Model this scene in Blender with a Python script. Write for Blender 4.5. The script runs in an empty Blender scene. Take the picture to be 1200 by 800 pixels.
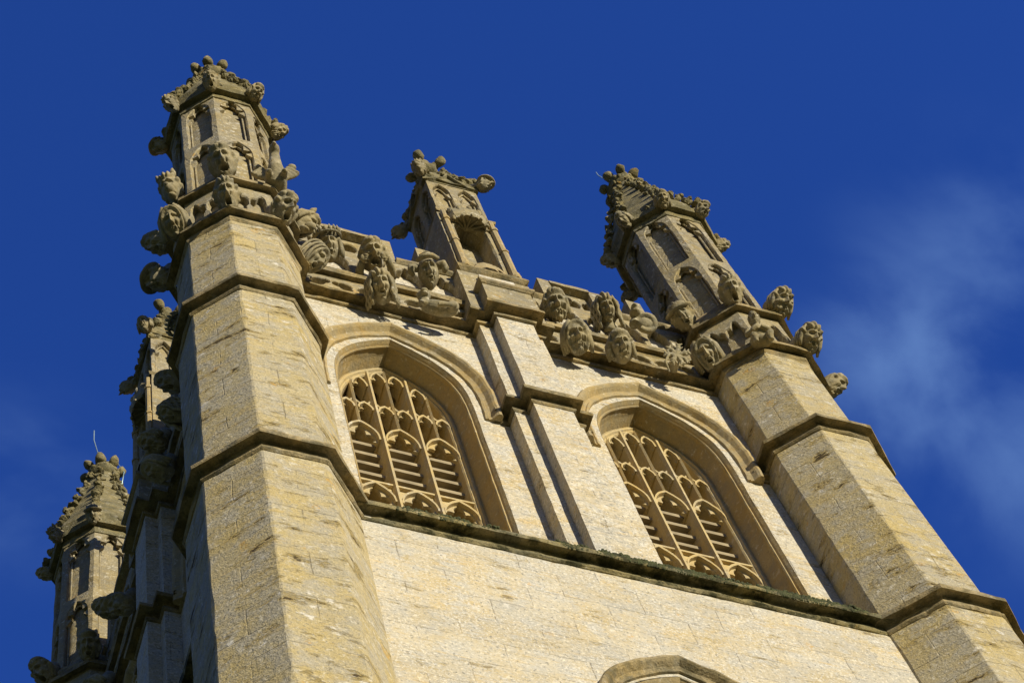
import bpy, bmesh, math, random
import numpy as np
from mathutils import Vector, Matrix

random.seed(7)
rng = np.random.default_rng(11)
S = bpy.context.scene
COL = S.collection

# ------------------------------------------------------------------ camera
cam_d = bpy.data.cameras.new('camera')
cam = bpy.data.objects.new('camera', cam_d)
COL.objects.link(cam)
AZ, EL, RO = math.radians(38.98681828), math.radians(68.35557002), math.radians(-23.33274972)
fw = Vector((math.sin(AZ) * math.cos(EL), math.cos(AZ) * math.cos(EL), math.sin(EL)))
r0 = Vector((math.cos(AZ), -math.sin(AZ), 0))
u0 = r0.cross(fw)
rt = math.cos(RO) * r0 + math.sin(RO) * u0
up = -math.sin(RO) * r0 + math.cos(RO) * u0
mw = Matrix((rt, up, -fw)).transposed().to_4x4()
mw.translation = (0, 0, 1.6)
cam.matrix_world = mw
cam_d.sensor_width = 36
cam_d.lens = 2915.747 * 36 / 1200
cam_d.clip_start = 0.1
cam_d.clip_end = 5000
S.camera = cam

# ------------------------------------------------------------------ sun, sky, exposure
SUN_AZ, SUN_EL = math.radians(21.5), math.radians(15)       # azimuth from the front normal (-y) towards +x
to_sun = Vector((math.sin(SUN_AZ) * math.cos(SUN_EL), -math.cos(SUN_AZ) * math.cos(SUN_EL), math.sin(SUN_EL)))
sd = bpy.data.lights.new('sun', 'SUN')
sd.energy = 5.0
sd.angle = math.radians(0.5)
sd.color = (1.0, 0.915, 0.71)
sun = bpy.data.objects.new('sun', sd)
COL.objects.link(sun)
sun.rotation_euler = (-to_sun).to_track_quat('-Z', 'Y').to_euler()
sun.location = to_sun * 100

W = bpy.data.worlds.new('World')
S.world = W
W.use_nodes = True
nt = W.node_tree
nt.nodes.clear()
def wn(t, **k):
    n = nt.nodes.new(t)
    for a, b in k.items(): setattr(n, a, b)
    return n
sky = wn('ShaderNodeTexSky', sky_type='NISHITA', sun_disc=False)
sky.sun_elevation = SUN_EL
sky.sun_rotation = math.atan2(to_sun.x, to_sun.y)
sky.altitude = 200
sky.air_density = 1.0
sky.dust_density = 0.3
sky.ozone_density = 3.0
tint = wn('ShaderNodeMix', data_type='RGBA', blend_type='MULTIPLY')
tint.inputs[0].default_value = 1.0
tint.inputs[7].default_value = (0.40, 0.84, 2.15, 1)
nt.links.new(sky.outputs[0], tint.inputs[6])
tc = wn('ShaderNodeTexCoord')
sxyz = wn('ShaderNodeSeparateXYZ')
nt.links.new(tc.outputs['Generated'], sxyz.inputs[0])
el_f = wn('ShaderNodeMapRange', interpolation_type='SMOOTHSTEP')
el_f.inputs[1].default_value = 0.15; el_f.inputs[2].default_value = 0.82
nt.links.new(sxyz.outputs['Z'], el_f.inputs[0])
tmix = wn('ShaderNodeMix', data_type='RGBA')
tmix.inputs[6].default_value = (0.38, 0.39, 0.42, 1)
tmix.inputs[7].default_value = (0.40, 0.84, 2.15, 1)
nt.links.new(el_f.outputs[0], tmix.inputs[0])
nt.links.new(tmix.outputs[2], tint.inputs[7])
def cam_dir(px, py):
    d = rt * (px - 600) + up * (400 - py) + fw * 2915.747
    return d.normalized()
# thin cirrus: noise over the sky direction, thickest towards the lower right and faint at left
mp = wn('ShaderNodeMapping')
mp.inputs['Rotation'].default_value = (0.3, 0.5, 0.6)
mp.inputs['Scale'].default_value = (9, 12, 7)
nt.links.new(tc.outputs['Generated'], mp.inputs[0])
cn = wn('ShaderNodeTexNoise')
cn.inputs['Scale'].default_value = 1.3
cn.inputs['Detail'].default_value = 7
cn.inputs['Roughness'].default_value = 0.50
cn.inputs['Distortion'].default_value = 0.25
nt.links.new(mp.outputs[0], cn.inputs['Vector'])
cr = wn('ShaderNodeMapRange', interpolation_type='SMOOTHSTEP')
cr.inputs[1].default_value = 0.33; cr.inputs[2].default_value = 0.72
nt.links.new(cn.outputs['Fac'], cr.inputs[0])
total = None
for (px, py, rad, amp) in ((1080, 430, 0.085, 1.0), (1190, 360, 0.105, 0.75), (1210, 520, 0.08, 0.75), (10, 570, 0.06, 0.45)):
    dt = wn('ShaderNodeVectorMath', operation='DISTANCE')
    dt.inputs[1].default_value = cam_dir(px, py)
    nt.links.new(tc.outputs['Generated'], dt.inputs[0])
    mr = wn('ShaderNodeMapRange', interpolation_type='SMOOTHERSTEP')
    mr.inputs[1].default_value = 0.0; mr.inputs[2].default_value = rad
    mr.inputs[3].default_value = amp; mr.inputs[4].default_value = 0.0
    nt.links.new(dt.outputs['Value'], mr.inputs[0])
    if total is None: total = mr.outputs[0]
    else:
        mx = wn('ShaderNodeMath', operation='MAXIMUM')
        nt.links.new(total, mx.inputs[0]); nt.links.new(mr.outputs[0], mx.inputs[1])
        total = mx.outputs[0]
cm = wn('ShaderNodeMath', operation='MULTIPLY')
nt.links.new(cr.outputs[0], cm.inputs[0]); nt.links.new(total, cm.inputs[1])
cm2 = wn('ShaderNodeMath', operation='MULTIPLY')
cm2.inputs[1].default_value = 0.27
nt.links.new(cm.outputs[0], cm2.inputs[0])
cl = wn('ShaderNodeMix', data_type='RGBA')
cl.inputs[7].default_value = (3.8, 6.6, 11.2, 1)
nt.links.new(cm2.outputs[0], cl.inputs[0]); nt.links.new(tint.outputs[2], cl.inputs[6])
bg = wn('ShaderNodeBackground')
bg.inputs['Strength'].default_value = 0.09
nt.links.new(cl.outputs[2], bg.inputs[0])
wo = wn('ShaderNodeOutputWorld')
nt.links.new(bg.outputs[0], wo.inputs[0])

S.view_settings.view_transform = 'Standard'
S.view_settings.look = 'None'
S.view_settings.gamma = 1
S.view_settings.exposure = 0.10
S.render.engine = 'CYCLES'
S.cycles.max_bounces = 6

# ------------------------------------------------------------------ materials
def stone(name, base, ochre, grey, white=0.35, white_scale=13, orange=0.3, joints=0.0, bump=0.5,
          pits=0.5, moss=0.0, bed=0.5, grain=0.55, erode=0.0, gscale=1.0, ros_k=None, white_col=(0.72, 0.67, 0.55)):
    m = bpy.data.materials.new(name)
    m.use_nodes = True
    t = m.node_tree
    t.nodes.clear()
    L = t.links.new
    def N(ty, **k):
        n = t.nodes.new(ty)
        for a, b in k.items(): setattr(n, a, b)
        return n
    out = N('ShaderNodeOutputMaterial')
    bs = N('ShaderNodeBsdfPrincipled')
    bs.inputs['Roughness'].default_value = 0.93
    bs.inputs['Specular IOR Level'].default_value = 0.15
    L(bs.outputs[0], out.inputs[0])
    geo = N('ShaderNodeNewGeometry')
    P = geo.outputs['Position']
    def noise(scale, detail=6, rough=0.6, vec=None, dist=0.0):
        n = N('ShaderNodeTexNoise')
        n.inputs['Scale'].default_value = scale
        n.inputs['Detail'].default_value = detail
        n.inputs['Roughness'].default_value = rough
        n.inputs['Distortion'].default_value = dist
        L(vec or P, n.inputs['Vector'])
        return n.outputs['Fac']
    def rng_(x, a, b, c=0.0, d=1.0):
        n = N('ShaderNodeMapRange', interpolation_type='SMOOTHSTEP')
        n.inputs[1].default_value = a; n.inputs[2].default_value = b
        n.inputs[3].default_value = c; n.inputs[4].default_value = d
        L(x, n.inputs[0])
        return n.outputs[0]
    def mix(f, a, b, mode='MIX'):
        n = N('ShaderNodeMix', data_type='RGBA', blend_type=mode)
        if isinstance(f, float): n.inputs[0].default_value = f
        else: L(f, n.inputs[0])
        for i, v in ((6, a), (7, b)):
            if isinstance(v, tuple): n.inputs[i].default_value = (*v, 1)
            else: L(v, n.inputs[i])
        return n.outputs[2]
    def math_(op, a, b):
        n = N('ShaderNodeMath', operation=op)
        for i, v in enumerate((a, b)):
            if isinstance(v, (int, float)): n.inputs[i].default_value = v
            else: L(v, n.inputs[i])
        return n.outputs[0]
    mapn = N('ShaderNodeMapping')
    mapn.inputs['Scale'].default_value = (1, 1, 6.5)
    L(P, mapn.inputs[0])
    Bv = mapn.outputs[0]
    big = noise(0.9, 5, 0.55)
    mid = noise(3.2, 6, 0.65)
    fine = noise(17, 6, 0.7)
    bedn = noise(1.7, 7, 0.66, Bv, 0.0)
    c = mix(rng_(big, 0.35, 0.65), base, ochre)
    c = mix(rng_(mid, 0.42, 0.62, 0, 0.85), c, grey)
    c = mix(rng_(bedn, 0.52, 0.70, 0, bed), c, tuple(min(1, x * y) for x, y in zip(ochre, (1.05, 0.94, 0.68))))
    uvn = N('ShaderNodeTexCoord')
    bh = None
    if joints > 0:
        wob = N('ShaderNodeVectorMath', operation='ADD')
        nv = N('ShaderNodeTexNoise'); nv.inputs['Scale'].default_value = 2.0; nv.inputs['Detail'].default_value = 3
        L(P, nv.inputs['Vector'])
        sc = N('ShaderNodeVectorMath', operation='SCALE'); sc.inputs[3].default_value = 0.05
        L(nv.outputs['Color'], sc.inputs[0])
        L(uvn.outputs['UV'], wob.inputs[0]); L(sc.outputs[0], wob.inputs[1])
        br = N('ShaderNodeTexBrick')
        br.offset = 0.47; br.squash = 1.0
        br.inputs['Scale'].default_value = 1.0
        br.inputs['Brick Width'].default_value = 0.93
        br.inputs['Row Height'].default_value = 0.52
        br.inputs['Mortar Size'].default_value = 0.009
        br.inputs['Mortar Smooth'].default_value = 0.5
        br.inputs['Color1'].default_value = (0.0, 0.0, 0.0, 1)
        br.inputs['Color2'].default_value = (1.0, 1.0, 1.0, 1)
        br.inputs['Mortar'].default_value = (0.5, 0.5, 0.5, 1)
        L(wob.outputs[0], br.inputs['Vector'])
        c = mix(rng_(br.outputs['Color'], 0.0, 1.0, 0.0, 0.30), c, tuple(x * 0.72 for x in grey))
        jm = math_('MULTIPLY', br.outputs['Fac'], rng_(noise(1.6, 4, 0.6), 0.42, 0.58, 0.05, 1.0))
        c = mix(math_('MULTIPLY', jm, joints), c, (0.10, 0.075, 0.04))
        bh = jm
    # eroded pockets along the bed: fresh yellow stone with dark cracks at their heart
    mp2 = N('ShaderNodeMapping'); mp2.inputs['Scale'].default_value = (1.9, 1.9, 4.2)
    L(P, mp2.inputs[0])
    en = noise(1.0, 9, 0.68, mp2.outputs[0], 0.0)
    ero = math_('MULTIPLY', rng_(en, 0.56, 0.62), erode)
    cra = math_('MULTIPLY', rng_(en, 0.622, 0.648), erode)
    c = mix(math_('MULTIPLY', ero, 0.7), c, (0.55, 0.40, 0.13))
    # pale crustose lichen
    lp = rng_(noise(1.7, 4, 0.6), 0.36, 0.62, 0.25, 1.0)
    lw = rng_(noise(white_scale, 8, 0.72, dist=0.3), 0.60 - 0.16 * white, 0.70 - 0.14 * white)
    lw = math_('MULTIPLY', lw, lp)
    c = mix(math_('MULTIPLY', lw, min(1.0, 0.35 + white)), c, white_col)
    # round pale rosettes
    vo = N('ShaderNodeTexVoronoi'); vo.inputs['Scale'].default_value = 4.2; vo.inputs['Randomness'].default_value = 1
    wv = N('ShaderNodeVectorMath', operation='ADD')
    nv2 = N('ShaderNodeTexNoise'); nv2.inputs['Scale'].default_value = 14; nv2.inputs['Detail'].default_value = 4
    L(P, nv2.inputs['Vector'])
    s2 = N('ShaderNodeVectorMath', operation='SCALE'); s2.inputs[3].default_value = 0.16
    L(nv2.outputs['Color'], s2.inputs[0]); L(P, wv.inputs[0]); L(s2.outputs[0], wv.inputs[1])
    L(wv.outputs[0], vo.inputs['Vector'])
    ros = math_('MULTIPLY', rng_(vo.outputs['Distance'], 0.10, 0.26, 1.0, 0.0), rng_(noise(0.8, 3, 0.5), 0.47, 0.60))
    c = mix(math_('MULTIPLY', ros, ros_k if ros_k is not None else 0.75 * white + 0.1), c, (0.78, 0.74, 0.66))
    # orange lichen
    ol = math_('MULTIPLY', rng_(noise(2.6, 5, 0.6), 0.64, 0.70), rng_(noise(19, 4, 0.6), 0.42, 0.55))
    c = mix(math_('MULTIPLY', ol, orange), c, (0.55, 0.30, 0.035))
    # grain: small dark and pale specks
    g1 = noise(34 * gscale, 3, 0.7)
    c = mix(rng_(g1, 0.53, 0.68, 0, min(1.0, grain)), c, tuple(x * 0.48 for x in grey))
    g2 = noise(27 * gscale, 3, 0.7, dist=0.2)
    c = mix(rng_(g2, 0.54, 0.66, 0, grain * (0.45 + 0.5 * white)), c, tuple(min(0.8, x * 1.35) for x in base))
    c = mix(rng_(fine, 0.55, 0.72, 0, 0.45), c, tuple(x * 0.66 for x in grey))
    pn = rng_(noise(7.5, 5, 0.65, Bv), 0.66, 0.72)
    c = mix(math_('MULTIPLY', pn, pits), c, (0.07, 0.05, 0.028))
    if moss > 0:
        mo = rng_(noise(3.6, 7, 0.68), 0.44, 0.60)
        c = mix(math_('MULTIPLY', mo, moss), c, (0.055, 0.052, 0.024))
    c = mix(math_('MULTIPLY', cra, 0.95), c, (0.065, 0.045, 0.022))
    L(c, bs.inputs['Base Color'])
    h = math_('ADD', math_('MULTIPLY', bedn, 1.1 * bed), math_('MULTIPLY', mid, 0.45))
    h = math_('ADD', h, math_('MULTIPLY', fine, 0.5))
    h = math_('ADD', h, math_('MULTIPLY', g1, 0.22))
    h = math_('SUBTRACT', h, math_('MULTIPLY', pn, 0.9 * pits))
    h = math_('SUBTRACT', h, math_('MULTIPLY', math_('ADD', ero, math_('MULTIPLY', cra, 1.6)), 1.1))
    if bh is not None: h = math_('SUBTRACT', h, math_('MULTIPLY', bh, 0.9))
    bp = N('ShaderNodeBump')
    bp.inputs['Strength'].default_value = bump
    bp.inputs['Distance'].default_value = 0.06
    L(h, bp.inputs['Height'])
    L(bp.outputs[0], bs.inputs['Normal'])
    return m

M_WALL = stone('wall_limestone', (0.555, 0.495, 0.375), (0.54, 0.43, 0.235), (0.48, 0.455, 0.395), white=0.60, white_scale=30, orange=0.6,
               joints=0.55, bump=0.42, pits=0.45, bed=0.80, grain=1.0, gscale=0.70, erode=0.55, white_col=(0.70, 0.675, 0.61))
M_SILL = stone('mossy_sill_stone', (0.30, 0.25, 0.14), (0.30, 0.24, 0.09), (0.15, 0.14, 0.09), white=0.12, orange=0.4,
               bump=0.7, pits=0.5, moss=1.0)
M_TRAC = stone('tracery_stone', (0.52, 0.41, 0.21), (0.50, 0.37, 0.16), (0.42, 0.35, 0.22), white=0.30, orange=0.3, bump=0.25, pits=0.2, grain=0.3)
M_TURRET = stone('turret_limestone', (0.49, 0.405, 0.225), (0.50, 0.385, 0.155), (0.43, 0.39, 0.30), white=0.40, orange=0.6,
                 joints=0.40, bump=0.66, pits=0.8, bed=0.5, grain=0.75, erode=1.0, ros_k=0.75)
M_TRIM = stone('string_course_stone', (0.39, 0.31, 0.175), (0.37, 0.27, 0.11), (0.22, 0.19, 0.125), white=0.15, orange=0.3,
               bump=0.55, pits=0.4, moss=0.55)
M_DRESS = stone('dressed_stone', (0.42, 0.325, 0.165), (0.42, 0.30, 0.12), (0.33, 0.275, 0.17), white=0.28, orange=0.25,
                bump=0.32, pits=0.25, grain=0.35)
M_CARVE = stone('carved_stone', (0.37, 0.315, 0.195), (0.335, 0.27, 0.14), (0.24, 0.215, 0.15), white=0.34, orange=0.35,
                bump=0.26, pits=0.25, moss=0.18, grain=0.4)
M_PINN = stone('pinnacle_stone', (0.40, 0.335, 0.20), (0.38, 0.295, 0.135), (0.28, 0.25, 0.185), white=0.42, orange=0.7,
               joints=0.25, bump=0.50, pits=0.5, moss=0.10, erode=0.35)
M_SPIRE = stone('spire_stone', (0.285, 0.245, 0.135), (0.27, 0.22, 0.10), (0.17, 0.155, 0.095), white=0.28, orange=0.5,
                bump=0.6, pits=0.5, moss=0.42)

def plain(name, col, rough=0.8, metal=0.0, var=0.3, scale=6):
    m = bpy.data.materials.new(name); m.use_nodes = True
    t = m.node_tree; b = t.nodes['Principled BSDF']
    b.inputs['Roughness'].default_value = rough; b.inputs['Metallic'].default_value = metal
    n = t.nodes.new('ShaderNodeTexNoise'); n.inputs['Scale'].default_value = scale; n.inputs['Detail'].default_value = 5
    r = t.nodes.new('ShaderNodeValToRGB')
    r.color_ramp.elements[0].position = 0.3; r.color_ramp.elements[1].position = 0.7
    r.color_ramp.elements[0].color = (*[x * (1 - var) for x in col], 1)
    r.color_ramp.elements[1].color = (*[min(1, x * (1 + var)) for x in col], 1)
    g = t.nodes.new('ShaderNodeNewGeometry')
    t.links.new(g.outputs['Position'], n.inputs['Vector'])
    t.links.new(n.outputs['Fac'], r.inputs[0]); t.links.new(r.outputs[0], b.inputs['Base Color'])
    return m
M_MOSS = plain('moss', (0.050, 0.055, 0.018), 0.95, var=0.6, scale=9)
M_SLATE = plain('louvre_stone', (0.31, 0.25, 0.15), 0.9, var=0.25, scale=5)
M_METAL = plain('copper_rod', (0.42, 0.55, 0.50), 0.45, 0.7)
M_LEAD = plain('roof_lead', (0.17, 0.175, 0.18), 0.6)
M_GRASS = plain('grass', (0.06, 0.085, 0.025), 0.95, var=0.5, scale=0.7)
M_DARK = plain('chamber_stone', (0.16, 0.13, 0.09), 0.95)

# ------------------------------------------------------------------ helpers
def vnoise(p, seed=0):
    """smooth value noise, p (n,3) -> (n,) in -1..1"""
    p = np.asarray(p, float)
    i = np.floor(p).astype(np.int64); f = p - i
    f = f * f * (3 - 2 * f)
    def h(ix, iy, iz):
        n = (ix * 374761393 + iy * 668265263 + iz * 2147483647 + seed * 144665) & 0x7fffffff
        n = ((n ^ (n >> 13)) * 1274126177) & 0x7fffffff
        n = n ^ (n >> 16)
        return (n & 0xffff) / 32767.5 - 1
    r = 0
    for a in (0, 1):
        for b in (0, 1):
            for c in (0, 1):
                w = (f[:, 0] if a else 1 - f[:, 0]) * (f[:, 1] if b else 1 - f[:, 1]) * (f[:, 2] if c else 1 - f[:, 2])
                r = r + w * h(i[:, 0] + a, i[:, 1] + b, i[:, 2] + c)
    return r

def link(o, parent=None, loc=(0, 0, 0), rz=0.0, label=None):
    COL.objects.link(o)
    if parent is not None: o.parent = parent
    o.location = loc
    o.rotation_euler = (0, 0, rz)
    if label: o['label'] = label
    return o

class MB:
    def __init__(s): s.v = []; s.f = []; s.n = 0
    def add(s, V, F):
        V = np.asarray(V, float).reshape(-1, 3)
        s.v.append(V); s.f += [tuple(int(i) + s.n for i in q) for q in F]; s.n += len(V)
    def box(s, x0, x1, y0, y1, z0, z1):
        V = [(x, y, z) for z in (z0, z1) for x, y in ((x0, y0), (x1, y0), (x1, y1), (x0, y1))]
        s.add(V, [(0, 3, 2, 1), (4, 5, 6, 7), (0, 1, 5, 4), (1, 2, 6, 5), (2, 3, 7, 6), (3, 0, 4, 7)])
    def loft(s, rings, closed=True, cap0=False, cap1=False):
        n = len(rings[0]); V = np.concatenate([np.asarray(r, float) for r in rings]); F = []
        for i in range(len(rings) - 1):
            for j in range(n if closed else n - 1):
                k = (j + 1) % n
                F.append((i * n + j, i * n + k, (i + 1) * n + k, (i + 1) * n + j))
        if cap0: F.append(tuple(range(n))[::-1])
        if cap1: F.append(tuple((len(rings) - 1) * n + j for j in range(n)))
        s.add(V, F)
    def ellipsoid(s, c, r, rot=None, n=14):
        th = np.linspace(0, math.pi, n); ph = np.linspace(0, 2 * math.pi, 2 * n, endpoint=False)
        V = np.array([(math.sin(a) * math.cos(b), math.sin(a) * math.sin(b), math.cos(a)) for a in th for b in ph]) * np.asarray(r)
        if rot is not None: V = V @ np.array(rot.to_3x3()).T
        V = V + np.asarray(c); m = 2 * n
        s.add(V, [(i * m + j, (i + 1) * m + j, (i + 1) * m + (j + 1) % m, i * m + (j + 1) % m) for i in range(n - 1) for j in range(m)])
    def tube(s, pts, rad, n=8):
        pts = [Vector(p) for p in pts]; rings = []
        for i, p in enumerate(pts):
            d = (pts[min(i + 1, len(pts) - 1)] - pts[max(i - 1, 0)]).normalized()
            a = d.orthogonal().normalized() if i == 0 else (a - d * a.dot(d)).normalized()
            b = d.cross(a); r = rad[i] if hasattr(rad, '__len__') else rad
            rings.append([p + (a * math.cos(2 * math.pi * k / n) + b * math.sin(2 * math.pi * k / n)) * r for k in range(n)])
        s.loft(rings, True, True, True)
    def verts(s): return np.concatenate(s.v)
    def rough(s, amp, scale, seed=1):
        V = s.verts()
        d = np.stack([vnoise(V * scale, seed + k) + 0.5 * vnoise(V * scale * 2.3, seed + 9 + k) for k in range(3)], 1)
        s.v = [V + d * amp]
    def mesh(s, name, mat, smooth=False, recalc=True, uv_off=(0, 0)):
        me = bpy.data.meshes.new(name)
        V = s.verts()
        me.from_pydata(V.tolist(), [], s.f)
        if recalc:
            bm = bmesh.new(); bm.from_mesh(me)
            bmesh.ops.recalc_face_normals(bm, faces=bm.faces)
            bm.to_mesh(me); bm.free()
        me.materials.append(mat)
        nl = len(me.loops)
        vi = np.empty(nl, np.int32); me.loops.foreach_get('vertex_index', vi)
        nf = len(me.polygons)
        no = np.empty(nf * 3); me.polygons.foreach_get('normal', no); no = no.reshape(-1, 3)
        lt = np.empty(nf, np.int32); me.polygons.foreach_get('loop_total', lt)
        ln = np.repeat(no, lt, 0)
        co = np.empty(len(me.vertices) * 3); me.vertices.foreach_get('co', co); co = co.reshape(-1, 3)[vi]
        t = np.stack([-ln[:, 1], ln[:, 0]], 1); q = np.linalg.norm(t, axis=1)
        flat = q < 0.25
        t = t / np.maximum(q, 1e-6)[:, None]
        uv = np.stack([co[:, 0] * t[:, 0] + co[:, 1] * t[:, 1], co[:, 2]], 1)
        uv[flat] = co[flat][:, :2]
        uv += np.asarray(uv_off)
        l = me.uv_layers.new(name='UVMap')
        l.data.foreach_set('uv', uv.ravel())
        if smooth: me.polygons.foreach_set('use_smooth', np.ones(nf, bool))
        me.update()
        return me
    def build(s, name, mat, parent=None, loc=(0, 0, 0), rz=0.0, label=None, smooth=False, uv_off=(0, 0)):
        return link(bpy.data.objects.new(name, s.mesh(name, mat, smooth, True, uv_off)), parent, loc, rz, label)

def dup(o, parent, loc=None, rz=None, label=None):
    c = o.copy()
    COL.objects.link(c)
    c.parent = parent
    if loc is not None: c.location = loc
    if rz is not None: c.rotation_euler = (0, 0, rz)
    if 'label' in c.keys(): del c['label']
    if label: c['label'] = label
    return c
def dup_tree(o, parent, loc=None, rz=None):
    c = dup(o, parent, loc, rz)
    for ch in list(o.children): dup_tree(ch, c)
    return c

def mitre(path, closed):
    P = [Vector(p) for p in path]; n = len(P); out = []
    for i in range(n):
        d1 = (P[i] - P[i - 1]) if (closed or i > 0) else (P[1] - P[0])
        d2 = (P[(i + 1) % n] - P[i]) if (closed or i < n - 1) else (P[-1] - P[-2])
        d1.normalize(); d2.normalize()
        n1 = Vector((d1.y, -d1.x)); n2 = Vector((d2.y, -d2.x))
        out.append((n1 + n2) / max(0.15, 1 + n1.dot(n2)))
    return out

def densify(path, step, closed):
    out = []
    n = len(path)
    for i in range(n if closed else n - 1):
        a = Vector(path[i]); b = Vector(path[(i + 1) % n]); k = max(1, int((b - a).length / step))
        for j in range(k): out.append(tuple(a.lerp(b, j / k)))
    if not closed: out.append(tuple(path[-1]))
    return out

def sweep(mb, path, prof, closed=False, step=0.16, close_prof=False):
    """moulding of profile (d, z) run along a plan path; outward is the right-hand side of travel"""
    base = [Vector(p) for p in path]; M = mitre(base, closed)
    n = len(base); rings = []
    cols = []
    for i in range(n if closed else n - 1):
        j = (i + 1) % n
        k = max(1, int((base[j] - base[i]).length / step))
        for q in range(k): cols.append((base[i].lerp(base[j], q / k), M[i].lerp(M[j], q / k)))
    if not closed: cols.append((base[-1], M[-1]))
    for (p, m) in cols: rings.append([(p.x + m.x * d, p.y + m.y * d, z) for d, z in prof])
    if closed: rings.append(rings[0])
    mb.loft(rings, close_prof)

OCT = [(-0.41421, -1), (0.41421, -1), (1, -0.41421), (1, 0.41421), (0.41421, 1), (-0.41421, 1), (-1, 0.41421), (-1, -0.41421)]
def octo(a, ch=0.0):
    P = [Vector((x * a, y * a)) for x, y in OCT]
    if not ch: return [tuple(p) for p in P]
    out = []
    for i in range(8):
        p = P[i]; out += [tuple(p + (P[i - 1] - p).normalized() * ch), tuple(p + (P[(i + 1) % 8] - p).normalized() * ch)]
    return out

def smooth(x, a, b):
    t = np.clip((x - a) / (b - a), 0, 1)
    return t * t * (3 - 2 * t)

# arch outline, symmetrical about 0: from lower right up over the apex to lower left
def arch(hw, zs, za, p=3.6, n=14, zb=None):
    R = []
    for i in range(n + 1):
        t = math.sin(i / n * math.pi / 2) if i < n else 1.0
        R.append((hw * (1 - t ** p), zs + (za - zs) * t))
    pts = R + [(-x, z) for x, z in R[::-1][1:]]
    if zb is not None: pts = [(hw, zb)] + pts + [(-hw, zb)]
    return pts

def dense(pts, step, closed=True):
    return densify(pts, step, closed)

def foil(hw, zb, zs, za, lobes=3, depth=0.22, n=10, p=2.6, ogee=False):
    """cusped light outline (closed): straight jambs and a foiled head"""
    base = arch(hw, zs, za, p, n * lobes)
    m = len(base); out = []
    for i, (x, z) in enumerate(base):
        s = i / (m - 1)
        k = abs(math.cos(s * math.pi * (lobes + 0.0)))
        k = (1 - abs(math.sin(s * math.pi * lobes))) ** 2
        if s < 0.03 or s > 0.97: k = 0.3
        cx, cz = 0, zs + (za - zs) * 0.25
        f = 1 - depth * k
        out.append((cx + (x - cx) * f, cz + (z - cz) * f))
    return [(hw, zb)] + out + [(-hw, zb)]

def plate(mb, T, u0, u1, z0, z1, hole, d_front, d_back, back=False, cen=None, cham=0.0, step=0.08, rough=0):
    """wall plate (u0..u1, z0..z1) with one star-shaped opening; T maps (u, z, d) to a point"""
    H = dense(hole, step)
    c = Vector(cen) if cen else Vector((sum(p[0] for p in H) / len(H), sum(p[1] for p in H) / len(H)))
    H = [Vector(p) for p in H]
    O = []
    for p in H:
        d = p - c
        if d.length < 1e-6: d = Vector((0, 1e-6))
        ts = []
        if d.x > 1e-9: ts.append((u1 - c.x) / d.x)
        if d.x < -1e-9: ts.append((u0 - c.x) / d.x)
        if d.y > 1e-9: ts.append((z1 - c.y) / d.y)
        if d.y < -1e-9: ts.append((z0 - c.y) / d.y)
        O.append(c + d * min(ts))
    for k in [Vector((u0, z0)), Vector((u1, z0)), Vector((u1, z1)), Vector((u0, z1))]:
        a = math.atan2(k.y - c.y, k.x - c.x)
        j = min(range(len(H)), key=lambda i: abs(math.remainder(math.atan2(H[i].y - c.y, H[i].x - c.x) - a, 2 * math.pi)))
        O[j] = k
    rings = [[T(p.x, p.y, d_front) for p in O]]
    if cham:
        rings.append([T(*(p + (p - c).normalized() * cham), d_front) for p in H])
        rings.append([T(p.x, p.y, d_front - cham) for p in H])
    else:
        rings.append([T(p.x, p.y, d_front) for p in H])
    rings.append([T(p.x, p.y, d_back) for p in H])
    mb.loft(rings, True)
    if back:
        V = [T(p.x, p.y, d_back) for p in H] + [T(c.x, c.y, d_back)]
        n = len(H)
        mb.add(V, [(i, (i + 1) % n, n) for i in range(n)])

# front-face frame, relative to the tower centre: u to the right, v outwards from the line of turret centres
HALF = 4.045
CX, CY = 8.325, 14.395
def TF(u, z, v): return (u, -(HALF + v), z)

# ------------------------------------------------------------------ ground
g = MB()
g.add([(-3000, -3000, 0), (3000, -3000, 0), (3000, 3000, 0), (-3000, 3000, 0)], [(0, 1, 2, 3)])
go = g.build('ground', M_GRASS, label='short green grass around the foot of the tower')
go['kind'] = 'structure'

# ------------------------------------------------------------------ tower
tower = bpy.data.objects.new('church_tower', None)
link(tower, None, (CX, CY, 0))
tower['label'] = 'tall honey coloured limestone church tower with pinnacles, carved heads and louvred belfry windows'
tower['category'] = 'church tower'

A1, A2, A3, A4, A5 = 0.885, 0.845, 0.805, 0.805, 0.745
Z_S2, Z_S3, Z_LEDGE, Z_UP, Z_CORN = 26.38, 31.88, 35.08, 36.72, 42.15

# ---- corner turrets
def shaft(mb, a, z0, z1, dz=0.16, taper=0.0, seed=0, ch=0.018):
    """octagonal shaft with worn arrises"""
    zs = np.arange(z0, z1, dz).tolist() + [z1]
    rings = []
    for i, z in enumerate(zs):
        aa = a + taper * (1 - i / (len(zs) - 1))
        O = octo(aa)
        ring = []
        for k in range(8):
            p = Vector(O[k]); q0 = Vector(O[k - 1]); q1 = Vector(O[(k + 1) % 8])
            w = abs(vnoise([[k * 7.3 + seed, z * 2.1, 0.5]], 3)[0]) ** 2 * 0.035 + ch * (0.7 + 0.6 * vnoise([[k * 3.1, z * 5.0, seed]], 5)[0])
            w = max(0.006, w)
            ring += [tuple(p + (q0 - p).normalized() * w) + (z,), tuple(p + (q1 - p).normalized() * w) + (z,)]
        rings.append(ring)
    mb.loft(rings, True, False, True)

TC = [(-HALF, -HALF), (-HALF, HALF), (HALF, HALF), (HALF, -HALF)]      # front left, back left, back right, front right
TROT = [0, -math.pi / 2, math.pi, math.pi / 2]

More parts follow.
